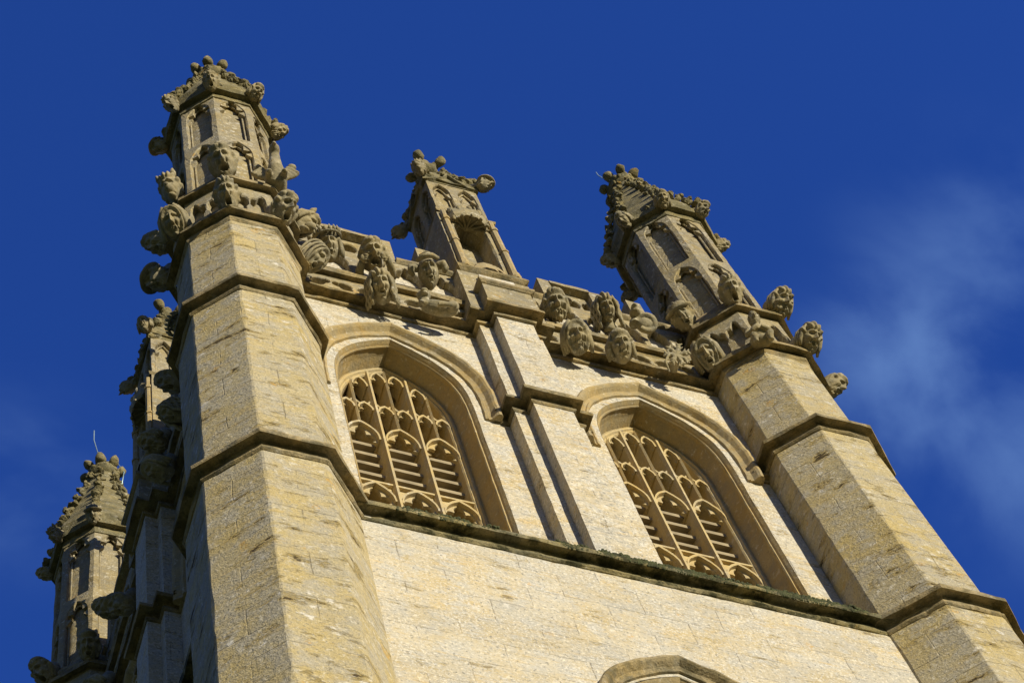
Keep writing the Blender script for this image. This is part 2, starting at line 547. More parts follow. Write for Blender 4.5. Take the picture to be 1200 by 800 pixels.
tb = MB()
shaft(tb, A1, 18, Z_S2 + 0.3, seed=1)
shaft(tb, A2, Z_S2 + 0.2, Z_S3 + 0.3, seed=2)
shaft(tb, A3, Z_S3 + 0.2, Z_LEDGE + 0.1, seed=3)
tb.loft([[(x, y, z) for x, y in octo(A1)] for z in (-0.2, 18.02)], True)
turret_me = tb.mesh('corner_turret', M_TURRET)

def string_prof(z, back=-0.05, nose=0.135):
    return [(-0.02, z - 0.05), (0.012, z - 0.045), (0.036, z - 0.015), (0.034, z + 0.015), (0.010, z + 0.045), (0.006, z + 0.13),
            (0.020, z + 0.165), (nose - 0.04, z + 0.150), (nose - 0.004, z + 0.135), (nose + 0.004, z + 0.165), (nose + 0.006, z + 0.215), (nose - 0.02, z + 0.240), (back, z + 0.40)]
def string_mesh(a, z, back):
    m = MB(); sweep(m, octo(a), string_prof(z, back), True, 0.12)
    m.rough(0.010, 5.5, int(z)); m.rough(0.006, 15, int(z) + 3)
    return m.mesh('string_course', M_TRIM)
s2_me = string_mesh(A1, Z_S2, -0.07)
s3_me = string_mesh(A2, Z_S3, -0.07)

# frieze band around the turret top: ledge, panelled band, upper string
def band_faces(mb, a, z0, z1, d_in, kind, seed=0):
    for k in range(8):
        p = Vector(OCT[k]) * a; q = Vector(OCT[(k + 1) % 8]) * a
        t = (q - p).normalized(); n = Vector((t.y, -t.x)); mid = (p + q) / 2; w = (q - p).length
        def T(u, z, d): return (mid.x + t.x * u + n.x * d, mid.y + t.y * u + n.y * d, z)
        yield k, T, w
lb = MB()
sweep(lb, octo(A4), [(0.0, Z_LEDGE - 0.1), (0.03, Z_LEDGE - 0.05), (0.03, Z_LEDGE), (0.02, Z_LEDGE + 0.09), (0.12, Z_LEDGE + 0.07),
                     (0.14, Z_LEDGE + 0.06), (0.14, Z_LEDGE + 0.17), (0.05, Z_LEDGE + 0.30)], True, 0.12)
lb.rough(0.010, 6, 4)
ledge_me = lb.mesh('ledge_moulding', M_TRIM)
bm_ = MB()
for k, T, w in band_faces(bm_, A4, 0, 0, 0, 0):
    zb, zt = Z_LEDGE + 0.22, Z_UP + 0.03
    zm = (zb + zt) / 2
    for sgn in (-1, 1):
        c = sgn * w * 0.23
        hole = []
        for i in range(28):
            an = 2 * math.pi * i / 28
            r = 1 - 0.33 * abs(math.cos(2 * an)) ** 3
            hole.append((c + math.cos(an + 0.4 * sgn) * 0.155 * r * 1.0, zm + math.sin(an + 0.4 * sgn) * 0.52 * r))
        plate(bm_, T, c - w * 0.23 if sgn < 0 else 0, 0 if sgn < 0 else c + w * 0.23, zb, zt, hole, 0.012, -0.11, True, (c, zm), 0.02, 0.06)
    # corner strips
    for sgn in (-1, 1):
        u0, u1 = sorted((sgn * w * 0.46, sgn * w * 0.51))
        bm_.add([T(u0, zb, 0.012), T(u1, zb, 0.012), T(u1, zt, 0.012), T(u0, zt, 0.012)], [(0, 1, 2, 3)])
band_me = bm_.mesh('panelled_band', M_PINN)
ub = MB()
sweep(ub, octo(A4), [(0.0, Z_UP - 0.05), (0.02, Z_UP + 0.09), (0.09, Z_UP + 0.07), (0.12, Z_UP + 0.06), (0.12, Z_UP + 0.18), (0.04, Z_UP + 0.33),
                     (0.04, Z_UP + 0.45), (0.0, Z_UP + 0.62), (-0.09, Z_UP + 0.80)], True, 0.12)
ub.rough(0.010, 6, 14)
upper_me = ub.mesh('upper_string_course', M_TRIM)

# panelled pinnacle shaft above
pm = MB()
ZP0, ZP1, ZPM = Z_UP + 0.45, Z_CORN + 0.1, 39.75
for k, T, w in band_faces(pm, A5, 0, 0, 0, 0):
    for z0, z1 in ((ZP0, ZPM), (ZPM, ZP1)):
        hw = w * 0.345
        hole = arch(hw, z1 - 0.72, z1 - 0.10, 3.0, 10, z0 + 0.12)
        plate(pm, T, -w / 2, w / 2, z0, z1, hole, 0.0, -0.13, True, (0, (z0 + z1) / 2), 0.022, 0.09)
        # small cusps only: two wedges at the haunches
        for sg in (-1, 1):
            for (xa, za, xb, zb_, xc, zc) in ((hw, z1 - 0.78, hw, z1 - 0.54, hw * 0.55, z1 - 0.62), (hw * 0.93, z1 - 0.42, hw * 0.45, z1 - 0.21, hw * 0.42, z1 - 0.42)):
                V = [T(sg * xa, za, -0.02), T(sg * xb, zb_, -0.02), T(sg * xc, zc, -0.03),
                     T(sg * xa, za, -0.10), T(sg * xb, zb_, -0.10), T(sg * xc, zc, -0.085)]
                pm.add(V, [(0, 1, 2), (3, 5, 4), (0, 3, 4, 1), (1, 4, 5, 2), (2, 5, 3, 0)])
        # thin roll around the panel
        rl = [T(x * 0.86, z0 + 0.18 + (z - z0 - 0.12) * 0.965, -0.085) for x, z in arch(hw, z1 - 0.72, z1 - 0.10, 3.0, 8, z0 + 0.12)]
        pm.tube(rl, 0.018, 6)
pm.rough(0.006, 7, 5)
pinn_me = pm.mesh('pinnacle_shaft', M_PINN)

cb = MB()
sweep(cb, octo(A5), [(-0.02, Z_CORN - 0.05), (0.02, Z_CORN - 0.04), (0.03, Z_CORN + 0.02), (0.01, Z_CORN + 0.06), (0.02, Z_CORN + 0.20), (0.12, Z_CORN + 0.19),
                     (0.15, Z_CORN + 0.30), (0.10, Z_CORN + 0.36), (-0.02, Z_CORN + 0.42)], True, 0.1)
cb.rough(0.012, 7, 6)
corn_me = cb.mesh('cornice', M_SPIRE)

# spire with crocketed ridges, and the ring of bulbs that ends it
ZT = 46.35
sp = MB()
rings = []
for i in range(17):
    t = i / 16
    a = 0.72 * (1 - t) ** 1.12 + 0.20
    if i == 0: a = 0.80
    rings.append([(x, y, Z_CORN + 0.38 + (ZT - Z_CORN - 0.38) * t) for x, y in densify(octo(a), 0.12 + 0.2 * (1 - t) * 0.5, True)] if 0 else
                 [(x, y, Z_CORN + 0.38 + (ZT - Z_CORN - 0.38) * t) for x, y in octo(a, a * 0.08)])
sp.loft(rings, True, True, True)
lump = random.Random(3)
for k in range(8):
    for j in range(8):
        t = (j + 0.6) / 8.4
        a = (0.72 * (1 - t) ** 1.12 + 0.20) * 1.0824
        an = math.atan2(OCT[k][1], OCT[k][0])
        z = Z_CORN + 0.38 + (ZT - Z_CORN - 0.38) * t
        r = 0.095 * (1 - 0.35 * t)
        R = Matrix.Rotation(an, 3, 'Z')
        for q in range(4):
            off = R @ Vector((0.02 + 0.045 * (q == 0) + lump.uniform(-.02, .03), lump.uniform(-.07, .07) if q else 0, (0.05 if q == 0 else lump.uniform(-.09, .09))))
            sp.ellipsoid((math.cos(an) * a + off.x, math.sin(an) * a + off.y, z + off.z), (r * lump.uniform(.6, .95), r * lump.uniform(.6, .95), r * lump.uniform(.6, 1.0)), None, 6)
    # foliage frieze over the cornice between the heads
    p = Vector(OCT[k]) * 0.80; q_ = Vector(OCT[(k + 1) % 8]) * 0.80
    for j in range(10):
        c = p.lerp(q_, (j + lump.uniform(.2, .8)) / 10) * lump.uniform(.88, 1.0)
        sp.ellipsoid((c.x, c.y, Z_CORN + 0.40 + lump.uniform(-.02, .24)), (lump.uniform(.04, .085), lump.uniform(.04, .085), lump.uniform(.05, .11)), None, 5)
sp.rough(0.028, 10, 7); sp.rough(0.018, 22, 8)
spire_me = sp.mesh('crocketed_spire', M_SPIRE)
fm = MB()
fm.loft([[(x, y, z) for x, y in octo(a, a * .1)] for a, z in ((0.20, ZT - 0.1), (0.25, ZT - 0.02), (0.30, ZT + 0.05), (0.30, ZT + 0.14), (0.22, ZT + 0.2), (0.17, ZT + 0.4), (0.16, ZT + .55))], True, True, True)
for k in range(8):
    an = math.atan2(OCT[k][1], OCT[k][0])
    R = Matrix.Rotation(an, 3, 'Z') @ Matrix.Rotation(math.radians(40), 3, 'Y')
    fm.ellipsoid((math.cos(an) * 0.34, math.sin(an) * 0.34, ZT + 0.22), (0.10, 0.10, 0.125), R, 9)
    for q in range(3): fm.ellipsoid((math.cos(an + .2 * (q - 1)) * 0.27, math.sin(an + .2 * (q - 1)) * 0.27, ZT + 0.10 + 0.05 * (q == 1)), (0.06, 0.06, 0.07), None, 6)
    fm.ellipsoid((math.cos(an) * 0.25, math.sin(an) * 0.25, ZT + 0.24), (0.08, 0.06, 0.14), R, 7)
fm.ellipsoid((0, 0, ZT + 0.62), (0.12, 0.12, 0.16), None, 9)
fm.rough(0.024, 9, 9)
fin_me = fm.mesh('finial', M_SPIRE, True)

turrets, pinnacles = [], []
for i in range(4):
    t = link(bpy.data.objects.new('corner_turret', turret_me), tower, (*TC[i], 0), TROT[i])
    for me in (s2_me, s3_me, ledge_me, band_me, upper_me):
        link(bpy.data.objects.new(me.name.split('.')[0], me), t)
    p = link(bpy.data.objects.new('corner_pinnacle', pinn_me), tower, (*TC[i], 0), TROT[i])
    for me in (corn_me, spire_me, fin_me):
        link(bpy.data.objects.new(me.name.split('.')[0], me), p)
    turrets.append(t); pinnacles.append(p)

# ---- walls
WIN = (-1.915, 1.80)           # window axes
BU = -0.045                    # buttress axis
V_LOW, V_BEL = 0.35, -0.03
V_MAIN, V_WING = 0.37, 0.19
Z_SILL = 27.0
OPEN = dict(hw=0.95, zs=31.6, za=33.98)
def wall_mesh(windows=True):
    m = MB()
    e = HALF - 0.36
    if windows:
        # lower stage with the ringing-chamber window
        lw = arch(0.86, 22.6, 24.02, 3.4, 12, 17.5)
        lw = [(x + 0.03, z) for x, z in lw]
        plate(m, TF, -1.6, 1.66, 15, 26.7, lw, V_LOW, V_LOW - 0.5, True, (0.03, 21.0), 0.0, 0.12)
        m.add([TF(-e, 0, V_LOW), TF(-1.6, 0, V_LOW), TF(-1.6, 26.7, V_LOW), TF(-e, 26.7, V_LOW)], [(0, 1, 2, 3)])
        m.add([TF(1.66, 0, V_LOW), TF(e, 0, V_LOW), TF(e, 26.7, V_LOW), TF(1.66, 26.7, V_LOW)], [(0, 1, 2, 3)])
        m.add([TF(-1.6, 0, V_LOW), TF(1.66, 0, V_LOW), TF(1.66, 15, V_LOW), TF(-1.6, 15, V_LOW)], [(0, 1, 2, 3)])
        for w, u0, u1 in ((WIN[0], -e, BU), (WIN[1], BU, e)):
            hole = [(x + w, z) for x, z in arch(0.95, 31.6, 33.98, 3.6, 18, Z_SILL)]
            plate(m, TF, u0, u1, Z_SILL - 0.3, 37.2, hole, V_BEL, V_BEL - 0.03, False, (w, 30.5), 0.0, 0.10)
    else:
        for z0, z1, v in ((0, 26.7, V_LOW), (26.7, 37.2, V_BEL)):
            m.add([TF(-e, z0, v), TF(e, z0, v), TF(e, z1, v), TF(-e, z1, v)], [(0, 1, 2, 3)])
    return m.mesh('tower_wall', M_WALL)
wall_win, wall_plain = wall_mesh(), wall_mesh(False)

sill = MB()
ue = HALF - A1
sweep(sill, [(-ue - 0.05, -(HALF + V_LOW)), (ue + 0.05, -(HALF + V_LOW))],
      string_prof(Z_S2, -0.01)[:-1] + [(0.0, Z_S2 + 0.34), (-0.42, Z_S2 + 0.62), (-0.95, Z_S2 + 0.70)], False, 0.14)
sill.rough(0.012, 4.5, 31); sill.rough(0.008, 14, 32)
sill_me = sill.mesh('string_course', M_SILL)

# hood mould: arch rings of a projecting section
def hood_mesh(hw0, zs, za, v, p=3.6, k=1.0, zend=None):
    m = MB(); rings = []
    prof = [(-0.01, -0.02), (0.0, 0.035), (0.035, 0.05), (0.05, 0.03), (0.085, 0.05), (0.125, 0.115), (0.15, 0.14), (0.185, 0.14), (0.21, 0.11), (0.215, -0.02)]
    for o, d in prof:
        o *= k; d *= k
        a = arch(hw0 + o, zs, za + o * 1.25, p, 22, zend)
        rings.append([TF(x, z, v + d) for x, z in dense(a, 0.14, False)])
    n = min(len(r) for r in rings)
    # resample every ring to the same number of points
    rs = []
    for r in rings:
        r = np.array(r); s = np.concatenate([[0], np.cumsum(np.linalg.norm(np.diff(r, axis=0), axis=1))]); s /= s[-1]
        q = np.linspace(0, 1, 75)
        rs.append(np.stack([np.interp(q, s, r[:, c]) for c in range(3)], 1))
    m.loft([[rs[i][j] for i in range(len(rs))] for j in range(75)], True, True, True)
    return m
hm = hood_mesh(1.06, 31.75, 34.08, V_BEL, 3.6, 1.0, 31.56)
hm.rough(0.010, 5, 41)
hood_me = hm.mesh('hood_mould', M_TRIM if 0 else M_DRESS)

# splayed reveal and tracery frame
def resamp(a, n=81):
    a = np.array(a, float); s = np.concatenate([[0], np.cumsum(np.linalg.norm(np.diff(a, axis=0), axis=1))]); s /= s[-1]
    q = np.linspace(0, 1, n)
    return np.stack([np.interp(q, s, a[:, c]) for c in range(2)], 1)
V_TR = -0.43
def reveal_mesh():
    m = MB()
    seq = [(0.951, 33.98, V_BEL + 0.004), (0.925, 33.95, V_BEL - 0.045), (0.915, 33.94, V_BEL - 0.075), (0.893, 33.91, V_BEL - 0.068), (0.885, 33.90, V_BEL - 0.085),
           (0.895, 33.91, V_BEL - 0.14), (0.882, 33.895, V_BEL - 0.22), (0.862, 33.87, V_BEL - 0.30), (0.846, 33.85, V_BEL - 0.37), (0.835, 33.835, V_TR + 0.02),
           (0.81, 33.80, V_TR + 0.02), (0.80, 33.78, V_TR - 0.02), (0.80, 33.78, V_TR - 0.34)]
    rings = []
    for hw, za, v in seq:
        rings.append([TF(x, z, v) for x, z in resamp(arch(hw, 31.6, za, 3.6, 20, 26.9))])
    m.loft(rings, False)
    m.rough(0.004, 6, 3)
    return m.mesh('window_reveal', M_DRESS)
reveal_me = reveal_mesh()

ZA1, ZA2, ZA3 = 29.56, 31.60, 32.34
def fr_z(x):                                     # height of the tracery head at offset x
    t = max(0.0, 1 - abs(x) / 0.81) ** (1 / 3.6)
    return 31.6 + (33.80 - 31.6) * t
def tracery_mesh():
    m = MB(); V0 = V_TR
    L = 0.54
    # frame around the head and jambs
    rs = []
    for hw, za, v in ((0.825, 33.825, V0 + 0.03), (0.79, 33.775, V0 + 0.035), (0.775, 33.755, V0 + 0.005), (0.755, 33.73, V0 + 0.005), (0.74, 33.71, V0 - 0.02), (0.74, 33.71, V0 - 0.26)):
        rs.append([TF(x, z, v) for x, z in resamp(arch(hw, 31.6, za, 3.6, 20, 26.9))])
    m.loft(rs, False)
    # main mullions, run up to the head
    for x in (-0.27, 0.27):
        zt = fr_z(x) - 0.04
        m.loft([[TF(x - 0.036, z, V0 - 0.36), TF(x - 0.036, z, V0 - 0.02), TF(x - 0.016, z, V0 + 0.035), TF(x + 0.016, z, V0 + 0.035), TF(x + 0.036, z, V0 - 0.02), TF(x + 0.036, z, V0 - 0.36)]
                for z in (26.9, 29, 31, zt)], True, True, True)
    def light(xc, hw, z0, za, lobes, rise, plate_d):
        """arched bar over a light, and the thin cusped plate within it"""
        zs = za - rise
        out = resamp(arch(hw, zs, za, 2.6, 12), 41)
        inn = resamp(arch(hw - 0.022, zs, za - 0.05, 2.6, 12), 41)
        ring = []
        for (xo, zo), (xi, zi) in zip(out, inn):
            ring.append([TF(xc + xo, zo, V0 + 0.012), TF(xc + xi, zi, V0 + 0.006), TF(xc + xi, zi, V0 - 0.24), TF(xc + xo, zo, V0 - 0.24)])
        m.loft(ring, True, True, True)
        fo = []
        for i, (x, z) in enumerate(inn):
            s = i / 40
            k = (1 - abs(math.sin(s * math.pi * lobes))) ** 1.6
            if i in (0, 40): k = 0.0
            f = 0.96 - (0.42 if lobes == 3 else 0.30) * k
            cz = zs + rise * 0.15
            fo.append((x * f, cz + (z - cz) * f))
        ring = []
        for (xi, zi), (xf, zf) in zip(inn, fo):
            ring.append([TF(xc + xi, zi, V0 - plate_d), TF(xc + xf, zf, V0 - plate_d - 0.012), TF(xc + xf, zf, V0 - plate_d - 0.05), TF(xc + xi, zi, V0 - plate_d - 0.07)])
        m.loft(ring, True, True, True)
    def spandrel(xc, hw, za, rise, ztop):
        zs = za - rise
        a = resamp(arch(hw, zs, za, 2.6, 12), 41)
        ring = [[TF(xc + x, z, V0 - 0.05), TF(xc + x, min(ztop, fr_z(xc + x) - 0.02) if ztop else z, V0 - 0.05)] for x, z in a]
        m.loft(ring, False)
    for xc in (-L, 0, L):
        light(xc, 0.235, 27.0, ZA1, 3, 0.50, 0.05)
        light(xc, 0.235, 29.7, ZA2, 3, 0.55, 0.05)
        spandrel(xc, 0.235, ZA1, 0.50, ZA1 + 0.03)
        m.box(xc - 0.236, xc + 0.236, -(HALF + V0 + 0.0), -(HALF + V0 - 0.2), ZA1 + 0.0, ZA1 + 0.05)
        for s in (-1, 1):
            xs = xc + s * 0.1275
            if fr_z(xs) > ZA3 + 0.05:
                light(xs, 0.108, ZA2, min(ZA3, fr_z(xs + 0.03 * s) - 0.08), 2, 0.26, 0.05)
            zt = fr_z(abs(xs) + 0.05) - 0.03
            if zt > ZA3 + 0.45: light(xs, 0.112, ZA3, zt, 2, 0.34, 0.05)
        # super-mullion of the light
        zt = fr_z(xc) - 0.05
        m.loft([[TF(xc - 0.020, z, V0 - 0.34), TF(xc - 0.020, z, V0 - 0.01), TF(xc, z, V0 + 0.018), TF(xc + 0.020, z, V0 - 0.01), TF(xc + 0.020, z, V0 - 0.34)] for z in (ZA2 - 0.02, ZA3, zt)], True, True, True)
        # honeycomb bars between the two upper rows
        for s in (-1, 1):
            xa, xb = xc, xc + s * 0.25
            xm = (xa + xb) / 2
            for x0, x1 in ((xa, xm), (xb, xm)):
                z0, z1 = ZA3 + 0.16, ZA3 - 0.02
                if fr_z(x0) < z0 + 0.1: continue
                m.tube([TF(x0, z0, V0 - 0.05), TF((x0 + x1) / 2, (z0 + z1) / 2 - 0.03, V0 - 0.05), TF(x1, z1, V0 - 0.05)], 0.026, 6)
    m.rough(0.004, 9, 12)
    return m.mesh('tracery', M_TRAC)
tracery_me = tracery_mesh()
lv = MB()
lv.loft([[(-0.24, -(HALF + V_TR - 0.13), 0.0), (0.24, -(HALF + V_TR - 0.13), 0.0), (0.24, -(HALF + V_TR - 0.13), 0.085), (-0.24, -(HALF + V_TR - 0.13), 0.085)],
         [(-0.24, -(HALF + V_TR - 0.46), 0.24), (0.24, -(HALF + V_TR - 0.46), 0.24), (0.24, -(HALF + V_TR - 0.46), 0.295), (-0.24, -(HALF + V_TR - 0.46), 0.295)]], True, True, True)
lv.rough(0.005, 6, 2)
louvre_me = lv.mesh('louvre', M_SLATE)
ch = MB()
ch.box(-0.95, 0.95, -(HALF - 1.6), -(HALF - 1.5), 26.0, 34.6)
chm = ch.mesh('louvre_backing', M_DARK)

def make_window(parent, u, rz):
    w = link(bpy.data.objects.new('belfry_window', reveal_me), parent, (math.cos(rz) * u, math.sin(rz) * u, 0), rz)
    link(bpy.data.objects.new('hood_mould', hood_me), w)
    link(bpy.data.objects.new('tracery', tracery_me), w)
    for xc in (-0.54, 0, 0.54):
        for z in (27.5, 27.83, 28.16, 28.49, 28.82, 29.15, 29.78, 30.10, 30.43, 30.76, 31.09):
            link(bpy.data.objects.new('louvre', louvre_me), w, (xc, 0, z))
    return w

# ---- mid buttress with wings
def wall_path(v_wall=V_BEL, ends=True, u_end=None, right_only=False):
    ue = u_end if u_end is not None else HALF - A3 + 0.1
    y = lambda v: -(HALF + v)
    return [(-ue, y(v_wall)), (BU - 0.48, y(v_wall)), (BU - 0.48, y(V_WING)), (BU - 0.28, y(V_WING)), (BU - 0.28, y(V_MAIN)),
            (BU + 0.28, y(V_MAIN)), (BU + 0.28, y(V_WING)), (BU + 0.48, y(V_WING)), (BU + 0.48, y(v_wall)), (ue, y(v_wall))]
bt = MB()
def jamb_loft(mb, pth, z0, z1, dz=0.25):
    zs = np.arange(z0, z1, dz).tolist() + [z1]
    mb.loft([[(x, y, z) for x, y in pth] for z in zs], False)
core = wall_path()[1:-1]
jamb_loft(bt, core, 26.6, 36.9)
bt.rough(0.006, 4, 21)
butt_me = bt.mesh('mid_buttress', M_WALL)
s3w = MB()
y = -(HALF + V_BEL)
pth = wall_path(u_end=0.60 + 0.0)
pth[0] = (WIN[0] + 1.17, y); pth[-1] = (WIN[1] - 1.17, y)
sweep(s3w, pth, string_prof(Z_S3 - 0.30, -0.01), False, 0.12)
s3w.rough(0.010, 5.5, 23)
s3w_me = s3w.mesh('string_course', M_TRIM)
# short returns from the hoods to the turrets
ret_mes = []
for a, b in ((-(HALF - A2 + 0.2), WIN[0] - 1.18), (WIN[1] + 1.17, HALF - A2 + 0.2)):
    rw = MB()
    zr = Z_S3 - 0.22
    sweep(rw, [(a, y), (b, y)], [(-0.01, zr), (0.03, zr), (0.04, zr + 0.03), (0.03, zr + 0.07), (0.10, zr + 0.09), (0.105, zr + 0.13), (-0.01, zr + 0.26)], False, 0.12)
    rw.rough(0.010, 5.5, 27)
    ret_mes.append(rw.mesh('string_course_return', M_TRIM))

# ---- parapet: cornice, frieze, upper string, arcaded wall, merlons
ZC = 35.02
corn = MB()
cpath = wall_path(u_end=HALF - 0.5)
fr = 0.13
cprof = [(0.0, ZC - 0.06), (0.035, ZC - 0.05), (0.05, ZC - 0.01), (0.035, ZC + 0.03), (0.01, ZC + 0.05), (0.012, ZC + 0.15), (fr, ZC + 0.15), (fr + 0.035, ZC + 0.13), (fr + 0.035, ZC + 0.22), (fr + 0.0, ZC + 0.26)]
sweep(corn, cpath, cprof, False, 0.14)
uprof = [(fr - 0.12, ZC + 0.72), (fr - 0.005, ZC + 0.72), (fr + 0.0, ZC + 0.83), (fr + 0.08, ZC + 0.81), (fr + 0.10, ZC + 0.92), (fr + 0.03, ZC + 1.05), (fr - 0.05, ZC + 1.06)]
corn.rough(0.010, 5, 51); corn.rough(0.005, 14, 52)
pcorn_me = corn.mesh('parapet_cornice', M_TRIM)
ups_mes = []
for ua, ub_ in ((-(HALF - 0.5), BU - 0.50), (BU + 0.50, HALF - 0.5)):
    um = MB(); sweep(um, [(ua, -(HALF + V_BEL)), (ub_, -(HALF + V_BEL))], uprof, False, 0.14)
    um.rough(0.010, 5, 53); um.rough(0.005, 14, 54)
    ups_mes.append(um.mesh('upper_string_course', M_TRIM))

Z_FR0, Z_FR1 = ZC + 0.24, ZC + 0.74
Z_AR0, Z_AR1, Z_CR, Z_ME = ZC + 1.04, 37.32, 37.62, 38.42
def bay_segments(u0, u1, w):
    n = max(1, round((u1 - u0) / w)); d = (u1 - u0) / n
    return [(u0 + d * i, u0 + d * (i + 1)) for i in range(n)]
def mouchette(uc, zc, ru, rz, tilt=0.0, lob=3):
    H = []
    for i in range(30):
        an = 2 * math.pi * i / 30
        r = 1 - 0.30 * (1 - abs(math.sin(an * lob / 2 + 0.6))) ** 1.5
        x, z = math.cos(an) * ru * r, math.sin(an) * rz * r
        H.append((uc + x + tilt * z, zc + z))
    return H
BAYS = ((-(HALF - 0.66), BU - 0.49), (BU + 0.49, HALF - 0.66))
pf = MB()
for b, (u0, u1) in enumerate(BAYS):
    for i, (a, c) in enumerate(bay_segments(u0, u1, 0.36)):
        H = mouchette((a + c) / 2, (Z_FR0 + Z_FR1) / 2, (c - a) * 0.43, (Z_FR1 - Z_FR0) * 0.36, 0.35 if i % 2 else -0.35)
        plate(pf, TF, a, c, Z_FR0, Z_FR1, H, V_BEL + fr, V_BEL + fr - 0.13, True, ((a + c) / 2, (Z_FR0 + Z_FR1) / 2), 0.012, 0.05)
    for i, (a, c) in enumerate(bay_segments(u0, u1, 0.52)):
        m_ = (a + c) / 2
        hw = (c - a) * 0.40
        H = [(m_ + x, z) for x, z in foil(hw, Z_AR0 + 0.26, Z_AR0 + 0.50, Z_AR1 - 0.14, 3, 0.20, 6, 2.6)]
        plate(pf, TF, a, c, Z_AR0, Z_AR1, H, V_BEL + fr, V_BEL + fr - 0.15, True, (m_, Z_AR0 + 0.52), 0.015, 0.06)
# plain faces on the buttress heads at frieze and arcade level
for (h0, h1, v) in ((0.28, 0.28, V_MAIN + fr - 0.02), (0.48, 0.48, V_WING + fr - 0.02)):
    pf.box(BU - h0 - fr + 0.03, BU + h1 + fr - 0.03, -(HALF + v), -(HALF - 0.2 - 0.02 * h0), Z_FR0 - 0.02, 36.12 if v > 0.4 else 37.12)
pf.rough(0.004, 8, 61)
pface_me = pf.mesh('parapet_wall', M_PINN)
# back of the parapet and copings
pk = MB()
for u0, u1 in BAYS:
    pk.box(u0, u1, -(HALF + V_BEL - 0.03), -(HALF - 0.30), ZC, Z_AR1)
pk_me = pk.mesh('parapet_backing', M_PINN)
def coping(m, u0, u1, z, dz=0.0):
    yf, yb = -(HALF + V_BEL + fr + 0.06), (-(HALF - 0.36))
    sec = [(yf + 0.05, z - 0.16), (yf, z - 0.10), (yf, z - 0.02), (yf + 0.04, z), (yf + 0.16, z + 0.12), (yb - 0.12, z + 0.12), (yb, z), (yb, z - 0.16)]
    n = max(2, int((u1 - u0) / 0.14))
    m.loft([[(u0 + (u1 - u0) * i / n, yy, zz) for yy, zz in sec] for i in range(n + 1)], True, True, True)
cp = MB()
MERL = ((-(HALF - 0.9) + 0.05, -1.50), (0.93, 1.98))
HALFM = ((-1.08, BU - 0.48), (2.34, HALF - 0.66))
coping_mes = []
for b, (u0, u1) in enumerate(BAYS):
    spans = [(u0, MERL[b][0]), (MERL[b][1], u1)]
    for a, c in spans:
        if c - a > 0.08:
            cp = MB(); coping(cp, a, c, Z_AR1 + 0.16)
            cp.rough(0.010, 5, 71)
            coping_mes.append(cp.mesh('coping', M_TRIM))
def merlon_mesh(u0, u1, full):
    m = MB()
    vf = V_BEL + fr
    post = 0.20
    m.box(u0, u0 + post, -(HALF + vf + 0.012), -(HALF - 0.30), Z_AR1 - 0.02, Z_ME)
    m.box(u1 - post, u1, -(HALF + vf + 0.012), -(HALF - 0.30), Z_AR1 - 0.02, Z_ME - 0.04)
    if u1 - u0 > 2 * post + 0.1:
        a, c = u0 + post, u1 - post; mm = (a + c) / 2
        zc = (Z_AR1 + Z_ME) / 2 - 0.10
        for f0, f1, kr in ((0.0, 0.25, 0.30), (0.25, 0.75, 0.38), (0.75, 1.0, 0.30)):
            p0, p1 = a + (c - a) * f0, a + (c - a) * f1
            H = mouchette((p0 + p1) / 2, zc, (p1 - p0) * 0.44, kr, 0, 4 if f0 == 0.25 else 3)
            plate(m, TF, p0, p1, Z_AR1 - 0.02, Z_ME - 0.20, H, vf - 0.10, vf - 0.24, True, ((p0 + p1) / 2, zc), 0.015, 0.05)
        sec = [(-(HALF + vf - 0.12), Z_ME - 0.18), (-(HALF + vf + 0.03), Z_ME - 0.16), (-(HALF + vf + 0.03), Z_ME - 0.03), (-(HALF - 0.30), Z_ME + 0.02), (-(HALF - 0.30), Z_ME - 0.22)]
        m.loft([[(x, yy, zz) for yy, zz in sec] for x in np.linspace(a, c, 6)], True, True, True)
    m.rough(0.008, 5, 81)
    return m.mesh('merlon', M_PINN)
merl_me = [merlon_mesh(*MERL[0], True), merlon_mesh(*MERL[1], True)]
def post_mesh(u0, u1):
    m = MB()
    m.box(u0, u1, -(HALF + V_BEL + fr + 0.012), -(HALF - 0.30), Z_AR1 - 0.02, Z_ME - 0.02)
    m.rough(0.012, 4, 83)
    return m.mesh('merlon', M_PINN)
half_me = [post_mesh(HALFM[0][0], HALFM[0][0] + 0.24), post_mesh(2.42, 2.68)]

# ---- wall pinnacle over the mid buttress
PX, PV, PH = BU, -0.20, 0.47           # axis and half width
def PT(u, z, d): return (PX + u, -(HALF + PV + d), z)
wp = MB()
ZB, ZST, ZG = 37.25, 40.35, 42.30
# lower stage: niche in the front, plain sides
plate(wp, PT, -0.50, 0.50, ZB, ZST, arch(0.27, ZST - 0.75, ZST - 0.30, 2.6, 10, ZB + 0.30), 0.47, 0.12, True, (0, 38.8), 0.03, 0.12)
wp.loft([[PT(0.50, z, 0.47), PT(0.50, z, -0.50), PT(-0.50, z, -0.50), PT(-0.50, z, 0.47)] for z in np.linspace(ZB - 0.6, ZST, 20)], False)
wp.add([PT(-.5, ZB - .6, .47), PT(.5, ZB - .6, .47), PT(.5, ZB, .47), PT(-.5, ZB, .47)], [(0, 1, 2, 3)])
wp.add([PT(-.5, ZST, .47), PT(.5, ZST, .47), PT(.5, ZST, -.5), PT(-.5, ZST, -.5)], [(0, 1, 2, 3)])
